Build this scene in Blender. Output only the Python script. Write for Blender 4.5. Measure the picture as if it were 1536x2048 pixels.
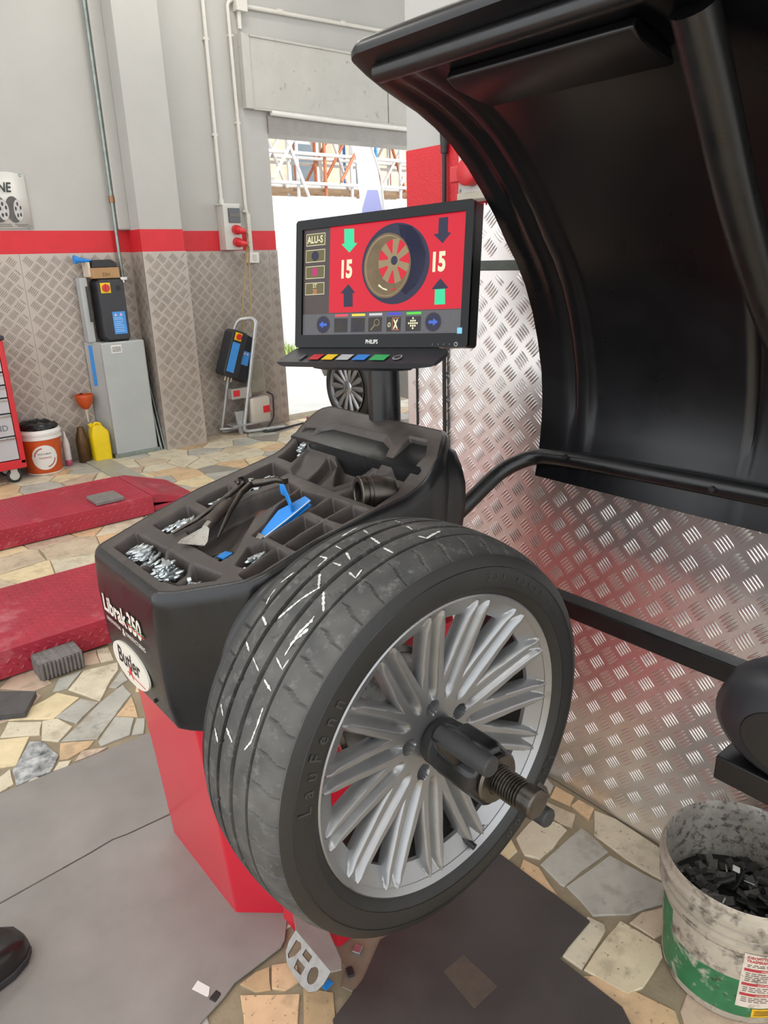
import bpy, bmesh, math, random
import numpy as np
from mathutils import Vector, Matrix, Euler
from math import sin, cos, pi, radians
random.seed(7)
scene = bpy.context.scene
for _o in list(bpy.data.objects):
    bpy.data.objects.remove(_o, do_unlink=True)
COL = scene.collection

# ------------------------------------------------------------------ camera
cam_d = bpy.data.cameras.new('camera'); cam = bpy.data.objects.new('camera', cam_d); COL.objects.link(cam)
cam_d.sensor_fit = 'VERTICAL'; cam_d.sensor_height = 36.0; cam_d.lens = 1460.0/2048.0*36.0
cam_d.clip_start = 0.02; cam_d.clip_end = 200
RT = Vector((0.76889549, -0.6387466, -0.0283285)); DN = Vector((-0.23020555, -0.23523236, -0.9442834)); FW = Vector((0.59649404, 0.73257662, -0.32791211))
m3 = Matrix((RT, -DN, -FW)).transposed()
cam.matrix_world = Matrix.Translation((-0.630, -0.638, 1.40)) @ m3.to_4x4()
scene.camera = cam

# ------------------------------------------------------------------ sky, sun, exposure
world = bpy.data.worlds.new('sky'); scene.world = world; world.use_nodes = True
wn = world.node_tree.nodes; wl = world.node_tree.links; wn.clear()
wo = wn.new('ShaderNodeOutputWorld'); wb = wn.new('ShaderNodeBackground')
wb.inputs['Color'].default_value = (0.945, 0.972, 1.0, 1); wb.inputs['Strength'].default_value = 2.15
wl.new(wb.outputs[0], wo.inputs[0])
sun_d = bpy.data.lights.new('sun', 'SUN'); sun = bpy.data.objects.new('sun', sun_d); COL.objects.link(sun)
sun_d.energy = 5.0; sun_d.angle = radians(12); sun_d.color = (1.0, 0.96, 0.9)
sun.rotation_euler = Euler((radians(38), radians(24), 0))
scene.view_settings.view_transform = 'Standard'; scene.view_settings.look = 'None'
scene.view_settings.exposure = 0.12; scene.view_settings.gamma = 1.0; scene.view_settings.use_curve_mapping = False

# ------------------------------------------------------------------ helpers
def lin(h):
    h = h.lstrip('#'); o = []
    for i in (0, 2, 4):
        c = int(h[i:i+2], 16)/255.0
        o.append(c/12.92 if c <= 0.04045 else ((c+0.055)/1.055)**2.4)
    return tuple(o)
MATS = {}
def M(name, col, rough=0.5, metal=0.0, var=0.0, vs=12.0, bump=0.0, bs=80.0, spec=0.5, coat=0.0, emit=0.0, col2=None, aniso=0.0, alpha=1.0, trans=0.0, rvar=0.0, detail=6.0):
    if name in MATS: return MATS[name]
    m = bpy.data.materials.new(name); m.use_nodes = True
    nt = m.node_tree; N = nt.nodes; L = nt.links
    b = N['Principled BSDF']
    c = lin(col) if isinstance(col, str) else col
    b.inputs['Base Color'].default_value = (*c, 1); b.inputs['Roughness'].default_value = rough; b.inputs['Metallic'].default_value = metal
    b.inputs['Specular IOR Level'].default_value = spec; b.inputs['Coat Weight'].default_value = coat
    b.inputs['Coat Roughness'].default_value = 0.15
    if trans: b.inputs['Transmission Weight'].default_value = trans
    if emit:
        b.inputs['Emission Color'].default_value = (*c, 1); b.inputs['Emission Strength'].default_value = emit*1.5; b.inputs['Specular IOR Level'].default_value = 0.25; b.inputs['Base Color'].default_value = (c[0]*0.15, c[1]*0.15, c[2]*0.15, 1)
    if var or col2 or bump or rvar:
        tc = N.new('ShaderNodeTexCoord')
    if var or col2 or rvar:
        nz = N.new('ShaderNodeTexNoise'); nz.inputs['Scale'].default_value = vs; nz.inputs['Detail'].default_value = detail; nz.inputs['Roughness'].default_value = 0.62
        L.new(tc.outputs['Object'], nz.inputs['Vector'])
        rp = N.new('ShaderNodeMapRange'); rp.inputs['From Min'].default_value = 0.3; rp.inputs['From Max'].default_value = 0.7
        L.new(nz.outputs['Fac'], rp.inputs['Value'])
    if var or col2:
        mx = N.new('ShaderNodeMix'); mx.data_type = 'RGBA'
        ca = tuple(max(0, x*(1-var)) for x in c); cb = tuple(min(1, x*(1+var)) for x in c)
        if col2: cb = lin(col2) if isinstance(col2, str) else col2; ca = c
        mx.inputs[6].default_value = (*ca, 1); mx.inputs[7].default_value = (*cb, 1)
        L.new(rp.outputs[0], mx.inputs[0])
        if not emit: L.new(mx.outputs[2], b.inputs['Base Color'])
        if emit: L.new(mx.outputs[2], b.inputs['Emission Color'])
    if rvar:
        r2 = N.new('ShaderNodeMapRange'); r2.inputs['To Min'].default_value = max(0.02, rough-rvar); r2.inputs['To Max'].default_value = min(1, rough+rvar)
        L.new(rp.outputs[0], r2.inputs['Value']); L.new(r2.outputs[0], b.inputs['Roughness'])
    if bump:
        n2 = N.new('ShaderNodeTexNoise'); n2.inputs['Scale'].default_value = bs; n2.inputs['Detail'].default_value = 4
        L.new(tc.outputs['Object'], n2.inputs['Vector'])
        bp = N.new('ShaderNodeBump'); bp.inputs['Strength'].default_value = bump; bp.inputs['Distance'].default_value = 0.004
        L.new(n2.outputs['Fac'], bp.inputs['Height']); L.new(bp.outputs[0], b.inputs['Normal'])
    MATS[name] = m
    return m

def speckle(m, col, scale, lo, hi, strength=1.0):
    """adds specks of a second colour (own dirt or mineral) on top of a material's colour"""
    nt = m.node_tree; N = nt.nodes; L = nt.links; b = N['Principled BSDF']
    tc = N.new('ShaderNodeTexCoord'); nz = N.new('ShaderNodeTexNoise'); nz.inputs['Scale'].default_value = scale; nz.inputs['Detail'].default_value = 3; nz.inputs['Roughness'].default_value = 0.7
    L.new(tc.outputs['Object'], nz.inputs['Vector'])
    rp = N.new('ShaderNodeMapRange'); rp.inputs['From Min'].default_value = lo; rp.inputs['From Max'].default_value = hi; rp.inputs['To Max'].default_value = strength
    L.new(nz.outputs['Fac'], rp.inputs['Value'])
    mx = N.new('ShaderNodeMix'); mx.data_type = 'RGBA'; mx.inputs[7].default_value = (*lin(col), 1)
    src = b.inputs['Base Color']
    if src.is_linked:
        L.new(src.links[0].from_socket, mx.inputs[6])
    else:
        mx.inputs[6].default_value = src.default_value
    L.new(rp.outputs[0], mx.inputs[0]); L.new(mx.outputs[2], b.inputs['Base Color'])
    return m

def V(*a): return Vector(a)
class MB:
    def __init__(s): s.v = []; s.f = []; s.m = []; s.mi = 0
    def add(s, vs, fs):
        k = len(s.v); s.v += [tuple(x) for x in vs]
        for f in fs: s.f.append(tuple(i+k for i in f)); s.m.append(s.mi)
        return s
    def box(s, c, d, rot=None):
        x, y, z = [k/2 for k in d]; P = [V(a*x, b*y, e*z) for a in (-1, 1) for b in (-1, 1) for e in (-1, 1)]
        R = rot.to_matrix() if isinstance(rot, Euler) else (rot if rot is not None else Matrix.Identity(3))
        P = [R @ p + V(*c) for p in P]
        return s.add(P, [(0, 1, 3, 2), (4, 6, 7, 5), (0, 4, 5, 1), (2, 3, 7, 6), (0, 2, 6, 4), (1, 5, 7, 3)])
    def b2(s, a, b): return s.box([(a[i]+b[i])/2 for i in range(3)], [abs(b[i]-a[i]) for i in range(3)])
    def loft(s, loops, cap=True, closed=True):
        n = len(loops[0]); k = len(s.v); vs = [p for l in loops for p in l]; fs = []
        for i in range(len(loops)-1):
            for j in range(n if closed else n-1):
                a = i*n+j; b = i*n+(j+1) % n; fs.append((a, b, b+n, a+n))
        if cap and closed:
            fs.append(tuple(range(n-1, -1, -1))); fs.append(tuple((len(loops)-1)*n+j for j in range(n)))
        return s.add(vs, fs)
    def tube(s, path, r, n=12, cap=True, flat=None):
        P = [V(*p) for p in path]; loops = []; up = None
        for i, p in enumerate(P):
            t = (P[min(i+1, len(P)-1)]-P[max(i-1, 0)]).normalized()
            if up is None:
                up = V(0, 0, 1) if abs(t.z) < 0.9 else V(1, 0, 0)
            a = (up - t*up.dot(t)).normalized(); up = a; b = t.cross(a)
            rr = r[i] if isinstance(r, (list, tuple)) else r
            fx = flat if flat else 1.0
            loops.append([p + a*(cos(2*pi*j/n)*rr) + b*(sin(2*pi*j/n)*rr*fx) for j in range(n)])
        return s.loft(loops, cap)
    def cyl(s, a, b, r, n=24, r2=None):
        return s.tube([a, b], [r, r if r2 is None else r2], n)
    def lathe(s, prof, origin=(0, 0, 0), axis='Z', n=32, cap=True):
        O = V(*origin); loops = []
        for r, h in prof:
            l = []
            for j in range(n):
                a = 2*pi*j/n; c, d = r*cos(a), r*sin(a)
                l.append(O + (V(c, d, h) if axis == 'Z' else V(d, h, c) if axis == 'Y' else V(h, c, d)))
            loops.append(l)
        return s.loft(loops, cap)
    def prism(s, poly, o, u, w, n, t0, t1):
        """polygon given in (u,w) coordinates about o, extruded along n from t0 to t1"""
        O, U, W, Nn = V(*o), V(*u), V(*w), V(*n); k = len(poly)
        lo = [O+U*a+W*b+Nn*t0 for a, b in poly]; hi = [O+U*a+W*b+Nn*t1 for a, b in poly]
        return s.loft([lo, hi])
    def text(s, txt, o, u, w, n, size, t0=0.0, t1=0.0004, sx=1.0, bold=0.0, shear=0.0, align='LEFT'):
        vs, fs = text_geo(txt, bold, shear, align)
        O, U, W, Nn = V(*o), V(*u), V(*w), V(*n)
        P = [O+U*(x*size*sx)+W*(y*size)+Nn*t1 for x, y in vs]
        return s.add(P, fs)
_TX = {}
def text_geo(txt, bold, shear, align):
    key = (txt, bold, shear, align)
    if key not in _TX:
        cu = bpy.data.curves.new('lettering', 'FONT'); cu.body = txt; cu.size = 1.0; cu.offset = bold; cu.shear = shear; cu.align_x = align; cu.resolution_u = 3; cu.fill_mode = 'FRONT'
        ob = bpy.data.objects.new('lettering', cu); COL.objects.link(ob)
        dg = bpy.context.evaluated_depsgraph_get(); me = bpy.data.meshes.new_from_object(ob.evaluated_get(dg))
        _TX[key] = ([(v.co.x, v.co.y) for v in me.vertices], [tuple(p.vertices) for p in me.polygons])
        bpy.data.objects.remove(ob, do_unlink=True); bpy.data.curves.remove(cu); bpy.data.meshes.remove(me)
    return _TX[key]

def build(mb, name, mats, parent=None, smooth=False, bevel=0.0, seg=2, label=None, cat=None, group=None, kind=None, angle=40, solid=0.0, subsurf=0, origin=None, local=False):
    me = bpy.data.meshes.new(name)
    if not isinstance(mats, (list, tuple)): mats = [mats]
    vs = mb.v
    if parent is not None and not local:
        L = parent['_o']; off = (L[0], L[1], L[2])
    elif origin is not None: off = origin
    elif parent is None and not local:
        A = np.array(vs); off = (float((A[:, 0].min()+A[:, 0].max())/2), float((A[:, 1].min()+A[:, 1].max())/2), float(A[:, 2].min()))
    else: off = (0, 0, 0)
    me.from_pydata([(a-off[0], b-off[1], c-off[2]) for a, b, c in vs], [], mb.f)
    for m in mats: me.materials.append(m)
    if len(mats) > 1: me.polygons.foreach_set('material_index', mb.m)
    bm = bmesh.new(); bm.from_mesh(me); bmesh.ops.recalc_face_normals(bm, faces=bm.faces); bm.to_mesh(me); bm.free()
    if smooth:
        me.polygons.foreach_set('use_smooth', [True]*len(me.polygons))
        if angle < 180: me.set_sharp_from_angle(angle=radians(angle))
    me.update()
    o = bpy.data.objects.new(name, me); COL.objects.link(o)
    if parent is not None:
        o.parent = parent; o['_o'] = parent['_o']
    else:
        o.location = off; o['_o'] = list(off)
    if solid:
        md = o.modifiers.new('thickness', 'SOLIDIFY'); md.thickness = solid; md.offset = -1
    if bevel:
        md = o.modifiers.new('edges', 'BEVEL'); md.width = bevel; md.segments = seg; md.limit_method = 'ANGLE'; md.angle_limit = radians(35); md.harden_normals = False
    if subsurf:
        md = o.modifiers.new('round', 'SUBSURF'); md.levels = subsurf; md.render_levels = subsurf
    tag(o, label, cat, group, kind)
    return o
def tag(o, label=None, cat=None, group=None, kind=None):
    if label: o['label'] = label
    if cat: o['category'] = cat
    if group: o['group'] = group
    if kind: o['kind'] = kind
    return o
def thing(name, loc, label=None, cat=None, group=None, kind=None):
    o = bpy.data.objects.new(name, None); COL.objects.link(o); o.location = loc; o['_o'] = list(loc); o.empty_display_size = 0.05
    return tag(o, label, cat, group, kind)
def sub(parent):
    """a handle that lets a part own sub-parts in world coordinates"""
    return parent
def arc_path(pts, rad, n=6):
    """round the corners of a polyline"""
    P = [V(*p) for p in pts]; out = [P[0]]
    for i in range(1, len(P)-1):
        a = (P[i-1]-P[i]); b = (P[i+1]-P[i]); r = min(rad, a.length*0.45, b.length*0.45)
        A = P[i]+a.normalized()*r; B = P[i]+b.normalized()*r
        for k in range(n+1):
            t = k/n; out.append(A*(1-t)**2+P[i]*2*t*(1-t)+B*t*t)
    out.append(P[-1]); return out
def rrect(w, h, r, n=5):
    o = []
    for cx, cy, a0 in ((w/2-r, h/2-r, 0), (-w/2+r, h/2-r, 90), (-w/2+r, -h/2+r, 180), (w/2-r, -h/2+r, 270)):
        for k in range(n+1):
            a = radians(a0+90*k/n); o.append((cx+r*cos(a), cy+r*sin(a)))
    return o
def ell(cx, cy, rx, ry, n=40, rot=0.0):
    o = []
    for k in range(n):
        a = 2*pi*k/n; x, y = rx*cos(a), ry*sin(a)
        o.append((cx+x*cos(rot)-y*sin(rot), cy+x*sin(rot)+y*cos(rot)))
    return o
def copy_tree(o, loc=None, rot=None, label=None, parent=None):
    c = o.copy(); COL.objects.link(c); c.parent = parent
    if loc is not None: c.location = loc
    if rot is not None: c.rotation_euler = rot
    if label: c['label'] = label
    for ch in list(o.children): copy_tree(ch, parent=c)
    return c

def lugs(o, u, w, n, poly_fn, u0, u1, w0, w1, pu, pw, blen, bwid, bh, nb, gap, single=False):
    """raised bars of tread plate: two families of bars crossing each other, on the plane through o"""
    mb = MB(); O, U, W, Nn = V(*o), V(*u), V(*w), V(*n)
    s2 = math.sqrt(0.5)
    def bar(cu, cw, du, dw):
        pu_, pw_ = -dw, du
        def P(a, b, h): return O+U*(cu+du*a+pu_*b)+W*(cw+dw*a+pw_*b)+Nn*h
        a = blen/2; b = bwid/2
        vs = [P(-a, 0, 0), P(-a*0.55, b, 0), P(a*0.55, b, 0), P(a, 0, 0), P(a*0.55, -b, 0), P(-a*0.55, -b, 0), P(-a*0.5, 0, bh), P(a*0.5, 0, bh)]
        mb.add(vs, [(0, 1, 6), (1, 2, 7, 6), (2, 3, 7), (3, 4, 7), (4, 5, 6, 7), (5, 0, 6)])
    i0 = int(math.floor(u0/pu)); i1 = int(math.ceil(u1/pu)); j0 = int(math.floor(w0/pw)); j1 = int(math.ceil(w1/pw))
    for i in range(i0, i1+1):
        for j in range(j0, j1+1):
            for fam in (0, 1):
                cu = (i+0.5*fam)*pu; cw = (j+0.5*fam)*pw
                du, dw = (s2, -s2) if fam == 0 else (s2, s2)
                for k in range(nb):
                    q = (k-(nb-1)/2)*gap
                    a, b = cu-dw*q, cw+du*q
                    if a-blen*0.36 < u0 or a+blen*0.36 > u1 or b-blen*0.36 < w0 or b+blen*0.36 > w1: continue
                    if poly_fn and not poly_fn(a, b): continue
                    bar(a, b, du, dw)
    return mb
# ------------------------------------------------------------------ materials
m_plaster = M('white_plaster', '#adaca7', 0.85, var=0.05, vs=1.6, bump=0.12, bs=60)
m_red_paint = M('red_wall_paint', '#c8202a', 0.5, var=0.06, vs=8, bump=0.5, bs=160)
m_alu = M('tread_plate_aluminium', (0.80, 0.775, 0.755), 0.30, 0.92, var=0.06, vs=3, rvar=0.025)
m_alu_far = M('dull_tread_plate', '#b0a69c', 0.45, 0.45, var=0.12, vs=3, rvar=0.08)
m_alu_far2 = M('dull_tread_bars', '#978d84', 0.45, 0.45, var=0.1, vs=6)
m_mortar = M('floor_mortar', '#8d8169', 0.85, var=0.18, vs=14, bump=0.3, bs=120)
m_concrete = M('pale_concrete', '#cfcdc8', 0.9, var=0.08, vs=3)
m_rubber = M('black_rubber', '#2a2a2b', 0.62, var=0.25, vs=22, bump=0.15, bs=220)
m_mat_l = M('glare_grey_rubber_sheet', '#85807b', 0.5, var=0.14, vs=4.5, bump=0.10, bs=40, rvar=0.12)  # rubber colour lightened to carry the glare on the left mat
m_mat_r = M('dark_rubber_sheet', '#3d3836', 0.55, var=0.22, vs=7, bump=0.12, bs=60, rvar=0.12)
speckle(m_mat_l, '#8a8680', 160, 0.70, 0.76, 0.6); speckle(m_mat_r, '#8f8a86', 180, 0.72, 0.77, 0.7)
m_black_pl = M('black_moulded_plastic', '#161618', 0.30, var=0.18, vs=9, rvar=0.08)
m_tray = M('dusty_tray_plastic', '#3d3734', 0.48, var=0.22, vs=14, rvar=0.10, bump=0.10, bs=260)
speckle(m_tray, '#5b504b', 9, 0.52, 0.78, 0.55); speckle(m_tray, '#a49c97', 240, 0.74, 0.78, 0.6)
m_hood = M('glossy_black_hood', '#08080b', 0.30, var=0.2, vs=4, rvar=0.07)
speckle(m_hood, '#8c8c90', 130, 0.79, 0.82, 0.5)
m_satin = M('satin_black_steel', '#121213', 0.32, 0.0, var=0.2, vs=20, rvar=0.08)
m_red = M('red_enamel', '#c5182f', 0.32, var=0.04, vs=5, coat=0.25)
m_lift = M('worn_red_lift_paint', '#a02638', 0.42, var=0.16, vs=6, rvar=0.1)
speckle(m_lift, '#c8868c', 5, 0.56, 0.80, 0.6)
m_steel = M('bright_steel', '#b9b7b2', 0.30, 0.95, var=0.14, vs=30, rvar=0.1)
m_zinc = M('zinc_weight', '#b4babc', 0.30, 0.85, var=0.12, vs=60)
m_dsteel = M('oily_dark_steel', '#5b5650', 0.36, 0.9, var=0.35, vs=35, rvar=0.12)
m_rim = M('silver_alloy', '#959697', 0.36, 0.72, var=0.10, vs=9, rvar=0.06)
speckle(m_rim, '#6b5a4c', 26, 0.64, 0.80, 0.55)
m_rim_in = M('shade_darkened_barrel', '#4b4946', 0.5, 0.6, var=0.2, vs=8)  # barrel alloy darkened so the openings between spokes read as shaded
m_tyre = M('tyre_rubber', '#363635', 0.66, var=0.2, vs=26, bump=0.18, bs=240)
speckle(m_tyre, '#7d7b78', 60, 0.55, 0.78, 0.55); speckle(m_tyre, '#6b6864', 7, 0.45, 0.70, 0.5)
m_side = M('tyre_sidewall', '#1a1a1a', 0.48, var=0.25, vs=9, bump=0.08, bs=150)
m_chalk = M('chalk_scuff', '#c2c1bb', 0.9, var=0.4, vs=80)
m_white = M('white_plastic', '#dcdad4', 0.45, var=0.04, vs=8)
m_grey_pl = M('light_grey_plastic', '#c3c2bb', 0.45, var=0.05, vs=9)
m_cab = M('grey_cabinet_paint', '#a6aaa8', 0.38, var=0.06, vs=4)
m_ink = M('black_ink', '#17171a', 0.5)
m_dark = M('dark_charcoal_plastic', '#2b2c30', 0.42, var=0.12, vs=10)
m_blue = M('blue_plastic', '#1f7fd0', 0.4, var=0.12, vs=12)
m_blue_lbl = M('blue_label', '#3f8ed8', 0.5, var=0.05, vs=20)
m_yellow = M('yellow_plastic', '#e3c40c', 0.42, var=0.08, vs=10)
m_orange_pl = M('orange_plastic', '#c4501f', 0.42, var=0.12, vs=8)
m_redpl = M('red_plastic', '#c42a30', 0.35, var=0.08, vs=10)
m_galv = M('galvanised_pipe', '#8c9690', 0.42, 0.8, var=0.2, vs=20)
m_pipe_w = M('painted_conduit', '#cbc8bf', 0.6, var=0.06, vs=6)

STONE = {
 'cream': M('cream_stone', '#cbc1a9', 0.5, var=0.14, vs=9, bump=0.08, bs=60),
 'grey': M('grey_green_marble', '#adaba1', 0.42, var=0.16, vs=7, bump=0.05, bs=40),
 'orange': M('apricot_stone', '#cdae88', 0.5, var=0.14, vs=12, bump=0.10, bs=70),
 'yellow': M('yellow_stone', '#d6c49d', 0.48, var=0.13, vs=10, bump=0.08, bs=60),
 'speck': M('speckled_cream_stone', '#d0c3a5', 0.5, var=0.10, vs=14, bump=0.1, bs=90),
 'speckbw': M('black_white_marble', '#c9cac8', 0.4, col2='#3b4347', vs=30, detail=4),
 'beige': M('beige_stone', '#c0b097', 0.52, var=0.16, vs=11, bump=0.08, bs=60),
 'pink': M('pinkish_stone', '#bda792', 0.5, var=0.12, vs=9, bump=0.08, bs=60),
 'vein': M('veined_stone', '#b9ac94', 0.45, var=0.22, vs=16, bump=0.06, bs=50),
 'tan': M('tan_stone', '#b09672', 0.55, var=0.16, vs=12, bump=0.08, bs=60),
 'brown': M('brown_stone', '#7c6e5e', 0.55, var=0.2, vs=10, bump=0.08, bs=60),
 'slate': M('dark_grey_stone', '#8a867c', 0.5, var=0.16, vs=9),
}
for k in ('cream', 'speck', 'orange', 'beige', 'tan'): speckle(STONE[k], '#5d4f3d', 85, 0.62, 0.70, 0.75); speckle(STONE[k], '#4a4338', 30, 0.70, 0.74, 0.7)
for k in STONE: speckle(STONE[k], '#7d725f', 13, 0.52, 0.66, 0.38)
for k in ('grey', 'vein', 'pink'): speckle(STONE[k], '#6f6c62', 22, 0.60, 0.72, 0.45)

# ------------------------------------------------------------------ room shell
floor = build(MB().b2((-4.0, -4.0, -0.12), (7.0, 5.35, -0.004)), 'floor', m_mortar, kind='structure', label='crazy paved floor of cream, grey and apricot stones in mortar', cat='floor')
build(MB().b2((-6, 5.35, -0.14), (30, 40, -0.02)), 'ground', m_concrete, kind='structure', label='sunlit pale yard outside the doorway', cat='ground')
build(MB().b2((-2.0, -4.0, 4.3), (7.0, 5.35, 4.5)), 'ceiling', m_plaster, kind='structure', label='white ceiling of the workshop', cat='ceiling')

YB = 5.10
wb_ = MB(); wb_.b2((-4.0, YB, -0.12), (2.93, YB+0.25, 4.3)); wb_.b2((2.93, YB, 2.52), (6.2, YB+0.25, 4.3)); wb_.b2((6.2, YB, -0.12), (7.0, YB+0.25, 4.3))
wall_back = build(wb_, 'wall_back', m_plaster, kind='structure', label='white back wall with red band and tread plate dado', cat='wall')
p = MB(); p.b2((1.645, 4.87, 0), (1.975, YB+0.01, 4.3)); build(p, 'pilaster', m_plaster, wall_back, bevel=0.004)
p = MB(); p.b2((1.555, 5.04, 1.655), (1.65, YB+0.01, 4.3)); build(p, 'pilaster_rib', m_plaster, wall_back, bevel=0.01)
p = MB(); t = 0.002
p.b2((-4.0, YB-t, 1.50), (1.643, YB+t, 1.652)); build(p, 'red_band', m_red_paint, wall_back)
p = MB(); p.b2((1.643-t, 4.87-t, 1.497), (1.977, YB-0.003, 1.652)); build(p, 'red_band', m_red_paint, wall_back)
p = MB(); p.b2((1.979, YB-t, 1.497), (2.932, YB+t, 1.65)); build(p, 'red_band', m_red_paint, wall_back)
# tread plate dado on the back wall, each sheet a part with its raised bars
def sheet(name, parent, o, u, w, n, wid, hei, mat, mat_b, pu, pw, bl, bw, bh, nb, gap, hole=None, u_off=0.0, w_off=0.0):
    s = MB(); O, U, W, Nn = V(*o), V(*u), V(*w), V(*n)
    s.prism([(0, 0), (wid, 0), (wid, hei), (0, hei)], O, U, W, Nn, -0.0, 0.003)
    so = build(s, name, mat, parent)
    l = lugs(O+Nn*0.003-U*u_off-W*w_off, U, W, Nn, hole, 0.004+u_off, wid-0.004+u_off, 0.004+w_off, hei-0.004+w_off, pu, pw, bl, bw, bh, nb, gap)
    build(l, 'raised_bars', mat_b, so, smooth=True, angle=80, kind='stuff')
    return so
FAR = (0.095, 0.100, 0.060, 0.010, 0.0022, 5, 0.0125)
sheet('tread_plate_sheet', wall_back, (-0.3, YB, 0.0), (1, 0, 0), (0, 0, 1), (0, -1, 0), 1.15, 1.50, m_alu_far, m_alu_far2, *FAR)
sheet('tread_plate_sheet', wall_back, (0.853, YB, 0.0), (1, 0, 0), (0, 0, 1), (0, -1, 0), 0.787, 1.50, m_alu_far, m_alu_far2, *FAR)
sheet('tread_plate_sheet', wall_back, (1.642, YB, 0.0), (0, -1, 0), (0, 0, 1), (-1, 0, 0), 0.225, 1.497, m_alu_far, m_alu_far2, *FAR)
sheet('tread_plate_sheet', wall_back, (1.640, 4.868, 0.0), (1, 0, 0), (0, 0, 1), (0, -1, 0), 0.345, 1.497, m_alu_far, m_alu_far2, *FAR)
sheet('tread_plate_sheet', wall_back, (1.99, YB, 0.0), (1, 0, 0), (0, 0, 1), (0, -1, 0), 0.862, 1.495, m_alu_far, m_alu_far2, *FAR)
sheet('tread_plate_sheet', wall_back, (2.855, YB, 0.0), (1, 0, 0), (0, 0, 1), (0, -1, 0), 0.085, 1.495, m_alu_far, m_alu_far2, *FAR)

# right wall: a pier running towards the camera
XR = 0.797
wr = MB(); wr.b2((XR, -3.2, -0.12), (XR+0.42, 0.972, 4.3))
wall_right = build(wr, 'wall_right', m_plaster, kind='structure', label='white pier wall with red band and bright tread plate beside the machine', cat='wall')
p = MB(); p.b2((XR-0.002, -3.2, 1.515), (XR+0.425, 0.974, 1.668)); build(p, 'red_band', m_red_paint, wall_right)
NEAR = (0.0690, 0.0662, 0.0385, 0.0058, 0.0018, 5, 0.0079)
# u runs towards the camera (-Y); offsets line the bar lattice up with the sheets' own print
sheet('tread_plate_sheet', wall_right, (XR-0.001, 0.975, 0.0), (0, -1, 0), (0, 0, 1), (-1, 0, 0), 2.3, 1.366, m_alu, m_alu, *NEAR, u_off=-0.0055, w_off=-0.0273)
sheet('tread_plate_sheet', wall_right, (XR-0.001, 0.975, 1.386), (0, -1, 0), (0, 0, 1), (-1, 0, 0), 2.3, 0.130, m_alu, m_alu, *NEAR)
p = MB(); p.b2((XR-0.001, 0.985, 0.0), (XR+0.06, 0.972, 1.515)); build(p, 'folded_edge_strip', m_alu, wall_right, bevel=0.003)
p = MB(); p.b2((XR-0.006, 0.976, 1.364), (XR+0.0, -1.3, 1.388)); build(p, 'joint_strip', M('dull_steel_strip', '#5d625e', 0.45, 0.7, var=0.2, vs=20), wall_right, bevel=0.001)
p = MB()
for yy in np.arange(0.97, 0.66, -0.011):
    p.box((XR-0.003, yy, 1.518), (0.004, 0.006, 0.004), Euler((0.6, 0, 0)))
build(p, 'rough_cut_edge', m_alu, wall_right, kind='stuff')

# doorway trim: roller shutter box and lintel
p = MB(); p.b2((2.93, YB-0.02, 2.395), (6.2, YB+0.20, 2.53)); trim = build(p, 'trim_1', M('shutter_bottom_grey', '#8b8781', 0.5, 0.3, var=0.1, vs=10), kind='structure', label='grey roller shutter end showing under the lintel', cat='trim')
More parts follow.
